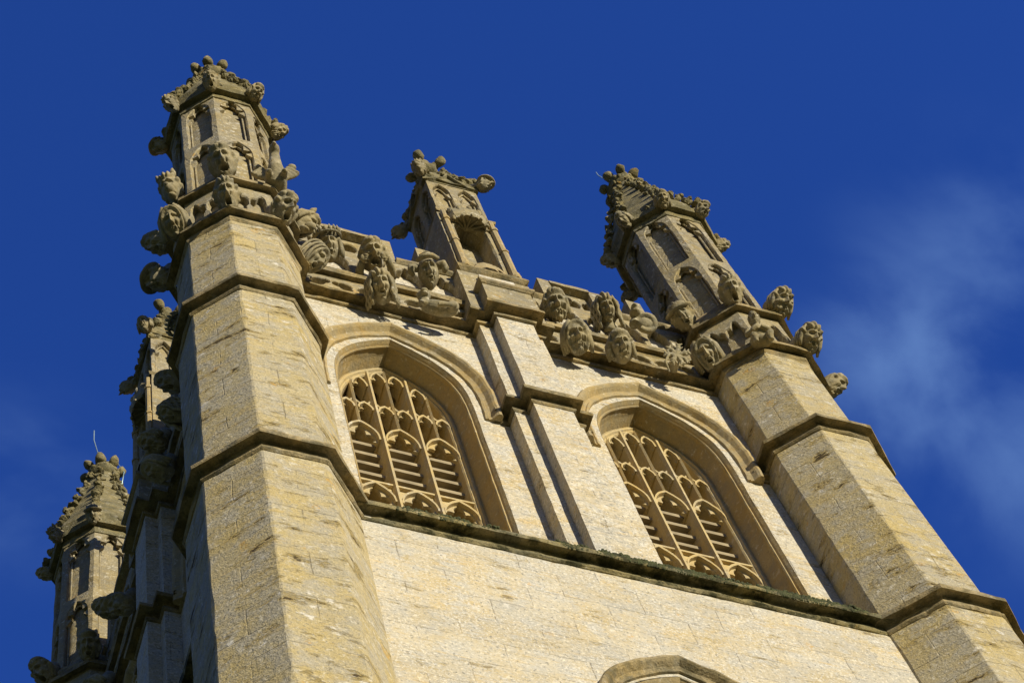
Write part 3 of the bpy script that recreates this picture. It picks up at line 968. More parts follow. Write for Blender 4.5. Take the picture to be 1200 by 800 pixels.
# upper stage: twin panels on each face
for s in range(4):
    an = s * math.pi / 2
    def RT(u, z, d, an=an):
        x, y_ = u, -d
        return (PX + x * math.cos(an) - y_ * math.sin(an), -(HALF + PV) + x * math.sin(an) + y_ * math.cos(an), z)
    for a, c in ((-0.45, 0.0), (0.0, 0.45)):
        m_ = (a + c) / 2
        plate(wp, RT, a, c, ZST, ZG, [(m_ + x, z) for x, z in arch(0.155, ZG - 0.70, ZG - 0.12, 2.8, 9, ZST + 0.14)], 0.45, 0.35, True, (m_, 41.2), 0.02, 0.08)
        for sg in (-1, 1):
            V = [RT(m_ + sg * x, z, d) for d in (0.43, 0.36) for x, z in ((0.145, ZG - 0.80), (0.142, ZG - 0.52), (0.07, ZG - 0.62))]
            wp.add(V, [(0, 1, 2), (3, 5, 4), (0, 3, 4, 1), (1, 4, 5, 2), (2, 5, 3, 0)])
        wp.tube([RT(m_ + x * 0.86, ZST + 0.2 + (z - ZST - 0.16) * 0.97, 0.375) for x, z in arch(0.145, ZG - 0.75, ZG - 0.16, 2.8, 8, ZST + 0.16)], 0.016, 6)
wp.rough(0.006, 6, 91)
wpin_me = wp.mesh('wall_pinnacle', M_PINN)
# mouldings of the pinnacle
wm = MB()
sq = lambda h: [(PX - h, -(HALF + PV) - h), (PX + h, -(HALF + PV) - h), (PX + h, -(HALF + PV) + h), (PX - h, -(HALF + PV) + h)]
sweep(wm, sq(0.50), [(-0.02, ZB - 0.14), (0.03, ZB - 0.10), (0.07, ZB - 0.06), (0.07, ZB + 0.02), (0.0, ZB + 0.10)], True, 0.12)
wm.rough(0.010, 6, 92)
wps_me = wm.mesh('pinnacle_base_moulding', M_TRIM)
wm = MB()
sweep(wm, sq(0.45), [(0.05, ZST - 0.06), (0.07, ZST - 0.02), (0.07, ZST + 0.04), (0.0, ZST + 0.12)], True, 0.12)
wm.rough(0.010, 6, 92)
wpm_me = wm.mesh('pinnacle_string', M_TRIM)
wm = MB()
yv = -(HALF + V_MAIN + fr - 0.02); mp_ = [(BU - 0.38, yv + 0.22), (BU - 0.38, yv), (BU + 0.38, yv), (BU + 0.38, yv + 0.22)]
sweep(wm, mp_, [(-0.03, 36.06), (0.02, 36.08), (0.06, 36.12), (0.06, 36.20), (-0.02, 36.28), (-0.26, 36.62)], False, 0.12)
wm.rough(0.008, 6, 98)
wpb_me = wm.mesh('buttress_head_moulding', M_TRIM)
# niche canopy, pedestal, side shafts
nc = MB()
def semi(r, z, n=6, d0=0.47): return [PT(r * math.sin(a), z, d0 + r * 0.62 * math.cos(a)) for a in np.linspace(-math.pi / 2, math.pi / 2, n)]
nc.loft([semi(0.30, ZST - 0.50), semi(0.34, ZST - 0.42), semi(0.34, ZST - 0.12), semi(0.28, ZST + 0.02), semi(0.16, ZST + 0.10)], False)
nc.loft([semi(0.30, ZST - 0.50), semi(0.26, ZST - 0.46), semi(0.05, ZST - 0.30, d0=0.34)], False)
for a in np.linspace(-math.pi / 2, math.pi / 2, 7):
    nc.tube([PT(0.29 * math.sin(a), ZST - 0.48, 0.46 + 0.17 * math.cos(a)), PT(0.16 * math.sin(a), ZST - 0.42, 0.42 + 0.1 * math.cos(a)), PT(0, ZST - 0.35, 0.36)], 0.020, 6)
    nc.ellipsoid(PT(0.33 * math.sin(a), ZST - 0.10, 0.46 + 0.19 * math.cos(a)), (0.05, 0.05, 0.11), None, 7)
    nc.ellipsoid(PT(0.33 * math.sin(a), ZST - 0.50, 0.47 + 0.19 * math.cos(a)), (0.03, 0.03, 0.05), None, 6)
nc.rough(0.014, 10, 93); nc.rough(0.010, 22, 90)
nic_me = nc.mesh('niche_canopy', M_CARVE)
npd = MB()
for r, z0, z1 in ((0.34, ZB + 0.02, ZB + 0.16), (0.29, ZB + 0.16, ZB + 0.30), (0.22, ZB + 0.30, ZB + 0.50)):
    npd.loft([semi(r, z0, 6, 0.40), semi(r, z1, 6, 0.40), semi(r - 0.05, z1 + 0.02, 6, 0.40)], False)
npd.rough(0.006, 9, 94)
ped_me = npd.mesh('niche_pedestal', M_DRESS)
nsh = MB()
for z0, z1, r in ((0, 0.28, 0.085), (0.28, 1.35, 0.065), (1.35, 1.42, 0.08), (1.42, 2.5, 0.058), (2.5, 2.6, 0.075), (2.6, 3.0, 0.05)):
    nsh.loft([[(r * math.cos(t), r * math.sin(t), ZB + zz) for t in np.linspace(0, 2 * math.pi, 8, endpoint=False)] for zz in (z0, z1)], True, True, True)
nsh.ellipsoid((0, 0, ZB + 0.08), (0.10, 0.10, 0.12), None, 8)
nsh.rough(0.007, 7, 95)
nsh_me = nsh.mesh('niche_shaft', M_DRESS)
# gabled crocketed cap
gc = MB()
for s in range(4):
    an = s * math.pi / 2
    def RT(u, z, d, an=an):
        x, y_ = u, -d
        return (PX + x * math.cos(an) - y_ * math.sin(an), -(HALF + PV) + x * math.sin(an) + y_ * math.cos(an), z)
    line = [(-0.50, ZG - 0.06), (-0.30, ZG + 0.02), (-0.12, ZG + 0.22), (0, ZG + 0.50), (0.12, ZG + 0.22), (0.30, ZG + 0.02), (0.50, ZG - 0.06)]
    ring = []
    for u, z in line:
        ring.append([RT(u, z - 0.06, 0.44), RT(u, z - 0.02, 0.50), RT(u, z + 0.07, 0.51), RT(u, z + 0.12, 0.44), RT(u * 0.8, z + 0.10, 0.30)])
    gc.loft(ring, False)
    gc.add([RT(u, z, 0.452) for u, z in line], [tuple(range(7))])
    for j in range(16):
        t = lump.random(); i = min(5, int(t * 6)); f = t * 6 - i
        u = line[i][0] * (1 - f) + line[i + 1][0] * f; z = line[i][1] * (1 - f) + line[i + 1][1] * f
        gc.ellipsoid(RT(u, z + 0.14 + lump.uniform(-.02, .06), 0.44 + lump.uniform(-.06, .05)), (lump.uniform(.04, .07),) * 2 + (lump.uniform(.04, .08),), None, 5)
rings = []
for i in range(12):
    t = i / 11
    h = 0.44 * (1 - t) ** 1.3 + 0.09
    rings.append([(PX + a * h, -(HALF + PV) + b * h, ZG + 0.05 + t * 2.15) for a, b in ((-1, -1), (0, -.94), (1, -1), (.94, 0), (1, 1), (0, .94), (-1, 1), (-.94, 0))])
gc.loft(rings, True, True, True)
for sx, sy in ((-1, -1), (1, -1), (1, 1), (-1, 1)):
    for j in range(6):
        t = (j + 0.4) / 6.3; h = 0.44 * (1 - t) ** 1.3 + 0.10
        for q in range(4):
            gc.ellipsoid((PX + sx * (h + lump.uniform(-.03, .07)), -(HALF + PV) + sy * (h + lump.uniform(-.03, .07)), ZG + 0.1 + t * 2.1 + lump.uniform(-.08, .08)), (lump.uniform(.05, .085),) * 2 + (lump.uniform(.05, .09),), None, 6)
gc.rough(0.026, 10, 96); gc.rough(0.016, 22, 99)
cap_me = gc.mesh('crocketed_cap', M_SPIRE)
ff = MB()
zt = ZG + 2.2
ff.loft([[(PX + h * a, -(HALF + PV) + h * b, z) for a, b in octo(1.0)] for h, z in ((0.10, zt - .05), (0.19, zt + .03), (0.19, zt + .12), (0.10, zt + .2), (0.09, zt + .5))], True, True, True)
for sx, sy in ((-1, -1), (1, -1), (1, 1), (-1, 1)):
    R = Matrix.Rotation(math.atan2(sy, sx), 3, 'Z') @ Matrix.Rotation(math.radians(35), 3, 'Y')
    ff.ellipsoid((PX + sx * 0.21, -(HALF + PV) + sy * 0.21, zt + 0.32), (0.10, 0.10, 0.13), R, 9)
    ff.ellipsoid((PX + sx * 0.12, -(HALF + PV) + sy * 0.12, zt + 0.25), (0.08, 0.07, 0.13), R, 7)
ff.ellipsoid((PX, -(HALF + PV), zt + 0.62), (0.10, 0.10, 0.16), None, 8)
ff.rough(0.022, 9, 97)
pfin_me = ff.mesh('finial', M_SPIRE, True)

windows = []
FACES = {}
for k in range(4):
    rz = [0, -math.pi / 2, math.pi, math.pi / 2][k]
    seen = k < 2
    wl = link(bpy.data.objects.new('tower_wall', wall_win if seen else wall_plain), tower, (0, 0, 0), rz)
    link(bpy.data.objects.new('string_course', sill_me), wl)
    bt_o = link(bpy.data.objects.new('mid_buttress', butt_me), tower, (0, 0, 0), rz)
    link(bpy.data.objects.new('string_course', s3w_me), bt_o)
    if seen:
        for me in ret_mes: link(bpy.data.objects.new('string_course_return', me), wl)
        for w in WIN: windows.append(make_window(tower, w, rz))
    pp = link(bpy.data.objects.new('parapet', pface_me), tower, (0, 0, 0), rz)
    for me in (pcorn_me, *ups_mes, pk_me, *coping_mes, merl_me[0], merl_me[1], half_me[0], half_me[1]):
        link(bpy.data.objects.new(me.name.split('.')[0], me), pp)
    wpo = link(bpy.data.objects.new('wall_pinnacle', wpin_me), tower, (0, 0, 0), rz)
    for me in (wpm_me, wps_me, wpb_me, nic_me, ped_me, cap_me, pfin_me):
        link(bpy.data.objects.new(me.name.split('.')[0], me), wpo)
    for sx in (-1, 1):
        link(bpy.data.objects.new('niche_shaft', nsh_me), wpo, (PX + sx * 0.41, -(HALF + PV + 0.50), 0))
    FACES[k] = dict(wall=wl, parapet=pp, pin=wpo)

# lower (ringing chamber) window: hood over the recess, seen from below at the frame's edge
lh = hood_mesh(0.95, 22.5, 24.09, V_LOW, 3.4, 0.85, 22.3)
lh.rough(0.010, 5, 43)
lh_me = lh.mesh('hood_mould', M_TRIM)
ri = MB(); rs = []
for hw, za, v in ((0.861, 24.02, V_LOW + 0.004), (0.82, 23.96, V_LOW - 0.06), (0.80, 23.94, V_LOW - 0.07), (0.74, 23.86, V_LOW - 0.32), (0.70, 23.8, V_LOW - 0.32)):
    rs.append([TF(x, z, v) for x, z in resamp(arch(hw, 22.6, za, 3.4, 20, 17.5))])
ri.loft(rs, False)
ri_me = ri.mesh('ringing_chamber_window', M_DRESS)
for k in (0, 1):
    rz = (0, -math.pi / 2)[k]
    o = link(bpy.data.objects.new('ringing_chamber_window', ri_me), tower, (math.cos(rz) * .06, math.sin(rz) * .06, 0), rz)
    link(bpy.data.objects.new('hood_mould', lh_me), o)
# roof and belfry floor
rf = MB()
rf.box(-HALF, HALF, -HALF + 0.1, HALF - 0.1, 35.7, 35.9)
rf.build('roof', M_LEAD, tower)
fl = MB()
fl.box(-HALF + .2, HALF - .2, -HALF + 0.2, HALF - 0.2, 26.3, 26.5)
fl.box(-2.6, 2.6, -2.6, 2.6, 26.5, 35.7)
fl.build('belfry_chamber', M_DARK, tower)

# ------------------------------------------------------------------ carved heads
def head_geo(seed=0, mouth=0.0, hair='curls', beard=0.0, brow=1.0, nose=1.0, ears=1.0, width=1.0, jaw=1.0, extras=(), noise=0.007, mx=1.0):
    r = np.random.default_rng(seed)
    nl, nm = 64, 96
    th = np.linspace(0.001, math.pi - 0.001, nl); ph = np.linspace(0, 2 * math.pi, nm, endpoint=False)
    # more columns across the face
    ph = ph - 0.45 * np.sin(2 * (ph - 0)) * 0 + 0.42 * np.cos(ph)
    T_, P_ = np.meshgrid(th, ph, indexing='ij')
    d = np.stack([np.sin(T_) * np.cos(P_), np.sin(T_) * np.sin(P_), np.cos(T_)], -1).reshape(-1, 3)
    X, Y, Z = d.T
    V = d * np.array([0.325 * width, 0.42, 0.50])
    X0, Z0 = X, Z
    lo = np.clip(-Z, 0, 1)
    V[:, 0] *= 1 - 0.20 * lo ** 1.5 / jaw
    V[:, 1] *= np.where(Y > 0, 0.88, 1.0)
    wf = smooth(Y, 0.0, 0.35)
    X = X * 0.74; Z = (Z + 0.02) * 0.88
    aX = np.abs(X)
    G = lambda cx, cz, sx, sz: np.exp(-((aX - cx) / sx) ** 2 - ((Z - cz) / sz) ** 2)
    asym = r.uniform(-0.03, 0.03)
    dy = 0.095 * brow * G(0.25, 0.27 + asym, 0.20, 0.07)
    dy -= 0.155 * G(0.28, 0.115, 0.15, 0.095)
    dy += 0.135 * G(0.28, 0.10, 0.10, 0.055)
    dy -= 0.040 * G(0.28, 0.095, 0.10, 0.010) + 0.035 * G(0.28, 0.10, 0.022, 0.022)
    hn = np.clip((0.26 - Z) / 0.48, 0, 1)
    nz = np.where(Z > -0.24, 1, np.exp(-((Z + 0.24) / 0.045) ** 2)) * np.where(Z < 0.26, 1, np.exp(-((Z - 0.26) / 0.08) ** 2))
    dy += nose * (0.07 + 0.17 * hn ** 1.5) * nz * np.exp(-(X / (0.065 + 0.05 * hn)) ** 2)
    dy += nose * 0.085 * G(0.125, -0.20, 0.055, 0.055)
    dy += 0.065 * G(0.40, -0.14, 0.16, 0.14)
    dy -= 0.045 * np.exp(-((aX - 0.21 - 0.35 * np.clip(-0.2 - Z, 0, 1)) / 0.04) ** 2) * smooth(-Z, 0.18, 0.28) * smooth(Z, -0.62, -0.5)
    cm_ = -0.47 - 0.05 * mouth
    rx, rz_ = (0.20 + 0.03 * mouth) * mx, 0.028 + 0.15 * mouth
    e = (X / rx) ** 2 + ((Z - cm_) / rz_) ** 2
    dy -= (0.07 + 0.22 * mouth) * smooth(1.15 - e, 0, 0.7)
    dy += 0.065 * np.exp(-((np.sqrt(e) - 1.35) / (0.35 if mouth > 0.2 else 0.9)) ** 2) * (1 if mouth > 0.2 else 0.8)
    if mouth > 0.3: dy += 0.07 * np.exp(-((Z - cm_ - rz_ * 0.75) / 0.03) ** 2) * np.exp(-(X / (rx * .7)) ** 2)   # upper teeth
    dy += 0.12 * G(0.0, -0.78, 0.22, 0.12)
    dy -= 0.04 * G(0.0, -0.66, 0.2, 0.04)
    for fz in (0.40, 0.50): dy -= 0.016 * brow * np.exp(-((Z - fz - 0.05 * np.cos(X * 9)) / 0.02) ** 2) * np.exp(-(X / 0.4) ** 2)
    V[:, 1] += dy * wf
    X, Z = X0, Z0; aX = np.abs(X)
    # ears
    er = np.exp(-((Y + 0.02) / 0.13) ** 2 - ((Z - 0.03) / 0.20) ** 2) * (aX > 0.4)
    V[:, 0] += np.sign(X) * 0.075 * ears * er
    # hair
    back = smooth(-Y, -0.18, 0.12)
    top = smooth(Z, 0.52, 0.66)
    hm_ = np.maximum(top, back * smooth(Z, -0.75, -0.5))
    hm_ = np.maximum(hm_, smooth(aX, 0.80, 0.90) * smooth(Z, 0.12, 0.25))
    rad = np.zeros(len(X))
    if hair in ('curls', 'wavy'):
        C = r.normal(size=(110, 3)); C /= np.linalg.norm(C, axis=1)[:, None]
        w = 0.20 if hair == 'curls' else 0.24
        D = d @ C.T
        b = np.sqrt(np.clip(1 - (1 - D).min(1) / (w * w * 0.9), 0, 1))
        rad = hm_ * (0.045 + 0.065 * b)
    elif hair == 'strands':
        an = np.arctan2(X, Z + 0.2)
        rad = hm_ * (0.09 + 0.028 * np.sin(an * 17 + 2 * Y))
    elif hair == 'fringe':
        an = np.arctan2(X, Z + 0.1)
        f2 = np.maximum(hm_, smooth(Z, 0.42, 0.52))
        rad = f2 * (0.10 + 0.03 * np.sin(an * 13))
    elif hair == 'hood':
        eh = (X / 0.80) ** 2 + ((Z + 0.10) / 0.86) ** 2
        hd = np.where(Y > 0, smooth(eh, 0.86, 1.04), 1.0) * smooth(Z, -0.95, -0.75)
        rad = hd * 0.075 + np.where(Y > -0.1, 0.055 * np.exp(-((eh - 1.04) / 0.09) ** 2), 0) * smooth(Z, -0.9, -0.6)
    elif hair == 'bald':
        rad = back * 0.02
    if beard:
        bmk = smooth(-Z, 0.50, 0.62) * smooth(Y, -0.25, 0.1)
        bmk = np.maximum(bmk, smooth(aX, 0.55, 0.68) * smooth(-Z, 0.05, 0.2) * smooth(Y, -0.2, 0.1))
        C = r.normal(size=(200, 3)); C /= np.linalg.norm(C, axis=1)[:, None]
        b = np.sqrt(np.clip(1 - (1 - d @ C.T).min(1) / (0.13 ** 2), 0, 1))
        rad = rad + beard * bmk * (0.05 + 0.035 * b + 0.018 * np.sin(24 * X + 6 * Z))
        rad = rad + beard * 0.03 * np.exp(-((np.sqrt(e) - 1.9) / 0.5) ** 2) * wf * (Z > cm_)
    V = V + d * rad[:, None]
    if mouth > 0.2:
        V[:, 2] -= 0.07 * mouth * smooth(-Z, 0.45, 0.7)
    m = MB()
    F = [(i * nm + j, (i + 1) * nm + j, (i + 1) * nm + (j + 1) % nm, i * nm + (j + 1) % nm) for i in range(nl - 1) for j in range(nm)]
    m.add(V, F)
    m.tube([(0, -0.15, 0.0), (0, -0.5, 0.10), (0, -0.95, 0.28)], [0.28, 0.25, 0.24], 14)      # the block it is carved on
    for ex in extras: ex(m, r)
    m.v = [m.verts() * np.array([0.98, 1.0, 1.15])]
    m.rough(noise, 6, seed + 3); m.rough(noise * 0.6, 14, seed + 5)
    return m

def ex_crown(m, r):
    m.tube([(0.43 * math.cos(a), 0.06 + 0.40 * math.sin(a), 0.27 + 0.05 * math.sin(a)) for a in np.linspace(-0.3, math.pi + 0.3, 22)], 0.045, 7)
    for a in np.linspace(-0.1, math.pi + 0.1, 10):
        x, y_ = 0.42 * math.cos(a), 0.06 + 0.38 * math.sin(a)
        m.tube([(x, y_, 0.30), (x * 1.04, y_ * 1.04, 0.44), (x * 1.0, y_, 0.53)], [0.06, 0.055, 0.01], 6)
def ex_locks(m, r):
    for s in (-1, 1):
        for k in range(5):
            x0 = 0.335 + 0.035 * k; y0 = 0.16 - 0.10 * k; w = 0.03 * (1 if k % 2 else -1)
            m.tube([(s * (x0 * 0.72), y0 + 0.06, 0.38), (s * (x0 + w), y0 + 0.06, 0.18), (s * (x0 - w), y0 + 0.07, -0.04), (s * (x0 + w), y0 + 0.08, -0.26), (s * (x0 + 0.02 - w), y0 + 0.10, -0.46), (s * (x0 + 0.05 + w), y0 + 0.10, -0.64)],
                   [0.05, 0.06, 0.058, 0.058, 0.055, 0.03], 8)
def ex_bust(m, r):
    m.tube([(0, 0.05, -0.40), (0, 0.02, -0.56), (0, -0.02, -0.68)], [0.15, 0.20, 0.27], 14)
def ex_short_locks(m, r):
    for s in (-1, 1):
        for k in range(3):
            m.tube([(s * 0.26, 0.10 - 0.12 * k, 0.38), (s * (0.36 + 0.03 * k), 0.06 - 0.12 * k, 0.12), (s * (0.39 + 0.03 * k), 0.04 - 0.1 * k, -0.12), (s * (0.34 + .05 * k), 0.06 - 0.1 * k, -0.34)], [0.07, 0.085, 0.08, 0.045], 8)
def ex_hands(m, r):
    for s in (-1, 1):
        m.tube([(s * 0.54, -0.30, -0.62), (s * 0.52, 0.05, -0.48), (s * 0.42, 0.26, -0.30)], [0.15, 0.14, 0.11], 10)
        m.ellipsoid((s * 0.37, 0.32, -0.24), (0.12, 0.09, 0.13), None, 9)
        for f in range(4):
            m.tube([(s * (0.34 + 0.02 * f), 0.36, -0.14 - 0.055 * f), (s * (0.25 + 0.01 * f), 0.41, -0.17 - 0.05 * f), (s * 0.19, 0.40, -0.21 - 0.035 * f)], [0.038, 0.034, 0.026], 6)
        m.tube([(s * 0.40, 0.30, -0.30), (s * 0.33, 0.37, -0.38), (s * 0.26, 0.38, -0.40)], [0.045, 0.04, 0.028], 6)
def ex_demon_ears(m, r):
    for s in (-1, 1):
        m.tube([(s * 0.28, 0.0, 0.16), (s * 0.42, -0.02, 0.22), (s * 0.53, 0.02, 0.22), (s * 0.58, 0.06, 0.08), (s * 0.50, 0.05, -0.06)], [0.11, 0.13, 0.14, 0.12, 0.06], 9)
    m.tube([(-0.36, 0.28, 0.30), (-0.16, 0.42, 0.34), (0.0, 0.45, 0.35), (0.16, 0.42, 0.34), (0.36, 0.28, 0.30)], [0.06, 0.085, 0.09, 0.085, 0.06], 9)
    m.tube([(-0.2, 0.1, 0.50), (0.0, 0.2, 0.54), (0.2, 0.1, 0.50)], [0.07, 0.09, 0.07], 8)
def ex_beast_ears(m, r):
    for s in (-1, 1):
        m.tube([(s * 0.20, -0.05, 0.36), (s * 0.28, -0.04, 0.52), (s * 0.31, 0.0, 0.64)], [0.13, 0.11, 0.03], 8)
    m.ellipsoid((0, 0.42, -0.20), (0.19, 0.26, 0.17), None, 12)
    m.ellipsoid((0, 0.66, -0.12), (0.09, 0.06, 0.06), None, 8)
    m.ellipsoid((0, 0.36, -0.42), (0.15, 0.22, 0.08), None, 10)
def ex_cap(m, r):
    m.loft([[(rr * 0.95 * math.cos(a), rr * math.sin(a) - 0.02, z + 0.06 * math.sin(a) * -1) for a in np.linspace(0, 2 * math.pi, 24, endpoint=False)] for rr, z in ((0.40, 0.20), (0.56, 0.24), (0.57, 0.29), (0.42, 0.34), (0.40, 0.46), (0.25, 0.57), (0.03, 0.60))], True, True, True)
def ex_coif(m, r):
    for k in range(3):
        q = 0.46 + 0.07 * k
        m.tube([(q * math.cos(a) * 0.95, 0.18 - 0.15 * k, -0.02 + q * math.sin(a) * 1.18) for a in np.linspace(-2.6 + 1.57 + math.pi * 0, math.pi - 0.55, 22)], 0.05, 7)
def ex_veil(m, r):
    for s in (-1, 1):
        for k in range(3):
            m.tube([(s * (0.16 + .05 * k), 0.20 - 0.1 * k, 0.50), (s * (0.36 + 0.04 * k), 0.14 - 0.1 * k, 0.22), (s * (0.41 + 0.04 * k), 0.08 - 0.1 * k, -0.15), (s * (0.36 + 0.06 * k), 0.04 - 0.1 * k, -0.46)], [0.08, 0.085, 0.08, 0.05], 8)

HEADS = {}
def head_mesh(key, **kw):
    if key not in HEADS:
        HEADS[key] = head_geo(**kw).mesh('carved_head', M_CARVE, True)
    return HEADS[key]

def place(me, parent, name, c, az, pitch, size, label=None, roll=0.0):
    """c in the parent's frame; az = 0 faces the front (-y), positive turns towards +x"""
    o = bpy.data.objects.new(name, me)
    COL.objects.link(o); o.parent = parent
    o.location = c
    R = Matrix.Rotation(math.pi + az, 4, 'Z') @ Matrix.Rotation(-pitch, 4, 'X') @ Matrix.Rotation(roll, 4, 'Y')
    o.rotation_euler = R.to_euler()
    o.scale = (size, size, size)
    if label: o['label'] = label
    return o

def fuse(m, name, voxel, mat, smooth_it=2):
    me = m.mesh(name + '_raw', mat, True)
    o = bpy.data.objects.new(name + '_raw', me); COL.objects.link(o)
    rm = o.modifiers.new('r', 'REMESH'); rm.mode = 'VOXEL'; rm.voxel_size = voxel; rm.use_smooth_shade = True
    sm = o.modifiers.new('s', 'SMOOTH'); sm.iterations = smooth_it; sm.factor = 0.5
    dg = bpy.context.evaluated_depsgraph_get(); dg.update()
    ev = o.evaluated_get(dg).to_mesh()
    b = MB(); b.add([v.co[:] for v in ev.vertices], [tuple(p.vertices) for p in ev.polygons])
    o.evaluated_get(dg).to_mesh_clear()
    bpy.data.objects.remove(o); bpy.data.meshes.remove(me)
    b.rough(0.010, 7, 2)
    return b.mesh(name, mat, True)

# figures (local: +Y outwards, +Z up, sizes in head heights)
def griffin():
    m = MB()
    m.tube([(0, -0.6, -0.1), (0, 0.0, -0.05), (0, 0.25, 0.25), (0, 0.32, 0.75), (0, 0.42, 1.05)], [0.30, 0.34, 0.24, 0.18, 0.15], 12)
    m.ellipsoid((0, 0.50, 1.10), (0.17, 0.24, 0.19), None, 12)
    m.tube([(0, 0.62, 1.08), (0, 0.78, 1.03), (0, 0.83, 0.92)], [0.10, 0.07, 0.02], 8)
    for s in (-1, 1):
        for k in range(6):
            t = k / 5
            R = Matrix.Rotation(s * (0.25 + 0.55 * t), 3, 'Y')
            c = R @ Vector((0, 0, 0.42 - 0.05 * t)) + Vector((s * 0.20, 0.02 - 0.05 * t, 0.05 - 0.05 * t))
            m.ellipsoid(tuple(c), (0.085, 0.075, 0.44 - 0.05 * t), R, 10)
            for q in range(4):
                c2 = R @ Vector((0, 0.05, 0.15 + 0.17 * q)) + Vector((s * 0.20, 0.03 - 0.05 * t, 0.05 - 0.05 * t))
                m.ellipsoid(tuple(c2), (0.06, 0.05, 0.075), R, 6)
        m.ellipsoid((s * 0.52, 0.06, 0.80), (0.14, 0.11, 0.14), None, 9)
        m.tube([(s * 0.2, 0.1, -0.1), (s * 0.24, 0.36, -0.22), (s * 0.22, 0.45, -0.45)], [0.13, 0.10, 0.08], 8)
    return fuse(m, 'winged_beast', 0.03, M_CARVE, 1)
def small_figure():
    m = MB()
    m.ellipsoid((0, 0.05, -0.25), (0.34, 0.27, 0.42), None, 14)
    m.ellipsoid((0, 0.02, -0.62), (0.40, 0.30, 0.22), None, 12)
    m.tube([(0, 0.05, 0.05), (0, 0.08, 0.28)], [0.14, 0.12], 10)
    hd = head_geo(seed=77, mouth=0.1, hair='strands', ears=0.8)
    V = hd.verts()[:64 * 96] * 0.52 + np.array([0, 0.12, 0.48]); hd.v = [V]
    m.add(V, [f for f in hd.f if max(f) < 64 * 96])
    for s in (-1, 1):
        m.tube([(s * 0.30, 0.0, 0.0), (s * 0.42, 0.10, -0.28), (s * 0.22, 0.34, -0.32), (s * 0.05, 0.38, -0.22)], [0.13, 0.11, 0.09, 0.075], 9)
        m.tube([(s * 0.18, 0.0, -0.60), (s * 0.28, 0.36, -0.62), (s * 0.26, 0.30, -0.92)], [0.17, 0.14, 0.10], 9)
    m.tube([(0, -0.2, -0.3), (0, -0.8, -0.2)], [0.32, 0.32], 10)
    return fuse(m, 'seated_figure', 0.022, M_CARVE, 1)
def crouching_beast():
    m = MB()
    m.tube([(-0.25, 0.22, 0.02), (0.0, 0.20, -0.10), (0.35, 0.14, -0.16), (0.72, 0.10, -0.20), (0.95, 0.10, -0.30)], [0.20, 0.28, 0.30, 0.27, 0.16], 14)
    m.tube([(-0.18, 0.22, 0.05), (-0.20, 0.30, 0.20), (-0.18, 0.36, 0.34)], [0.22, 0.20, 0.18], 12)
    m.ellipsoid((-0.17, 0.40, 0.44), (0.26, 0.24, 0.25), None, 12)
    m.ellipsoid((-0.16, 0.60, 0.38), (0.15, 0.15, 0.11), None, 10)
    m.ellipsoid((-0.16, 0.56, 0.25), (0.13, 0.13, 0.05), None, 10)
    for s in (-1, 1):
        m.tube([(-0.17 + s * 0.16, 0.34, 0.58), (-0.17 + s * 0.24, 0.33, 0.74)], [0.09, 0.04], 7)
    m.ellipsoid((0.78, 0.22, -0.22), (0.25, 0.20, 0.30), None, 12)
    m.tube([(0.84, 0.34, -0.36), (0.60, 0.46, -0.56), (0.22, 0.50, -0.60)], [0.14, 0.10, 0.10], 9)
    m.tube([(-0.1, 0.34, -0.05), (-0.34, 0.48, -0.28), (-0.22, 0.54, -0.54)], [0.14, 0.10, 0.09], 9)
    m.v = [m.verts() * np.array([-1, 1, 1])]
    return fuse(m, 'crouching_beast', 0.024, M_CARVE, 1)
def coiled_lizard():
    m = MB()
    m.tube([(0.34 * math.cos(a) * (1 - .0 * a), 0.25 + 0.06 * math.sin(2 * a), -0.05 + 0.32 * math.sin(a)) for a in np.linspace(-2.2, 3.2, 26)], np.linspace(0.10, 0.20, 26), 10)
    m.ellipsoid((0.0, 0.22, -0.08), (0.30, 0.24, 0.28), None, 12)
    m.ellipsoid((-0.28, 0.40, 0.36), (0.20, 0.26, 0.15), None, 10)
    m.ellipsoid((-0.30, 0.56, 0.48), (0.13, 0.2, 0.08), None, 10)
    for s in (-1, 1): m.ellipsoid((-0.28 + s * 0.12, 0.38, 0.49), (0.06, 0.06, 0.06), None, 7)
    m.v = [m.verts() * np.array([-1, 1, 1])]
    return fuse(m, 'coiled_lizard', 0.024, M_CARVE, 1)
def leaf_boss():
    m = MB()
    rr = random.Random(5)
    for k, (a, ln) in enumerate(((1.9, 0.55), (1.1, 0.48), (2.9, 0.50), (0.2, 0.42), (3.9, 0.52), (-1.0, 0.45), (-1.9, 0.50))):
        dv = Vector((math.cos(a), 0.15, math.sin(a)))
        m.tube([(0, 0.26, 0), tuple(dv * ln * 0.6 + Vector((0, .22, 0))), tuple(dv * ln + Vector((0, .16, 0)))], [0.07, 0.085, 0.02], 7)
        for sd_ in (-1, 1):
            for f_, l_ in ((0.45, 0.20), (0.75, 0.15)):
                b = a + sd_ * 0.85
                c = dv * ln * f_ + Vector((0, .22, 0))
                m.tube([tuple(c), tuple(c + Vector((math.cos(b), rr.uniform(-.1, .3), math.sin(b))) * l_)], [0.065, 0.02], 6)
    m.tube([(0.25, 0.3, 0.0), (0.42, 0.32, -0.3), (0.36, 0.30, -0.75)], [0.05, 0.045, 0.03], 7)
    m.tube([(0, 0.2, 0), (0, -0.5, 0.1)], [0.15, 0.15], 10)
    return fuse(m, 'carved_leaf', 0.02, M_CARVE, 1)

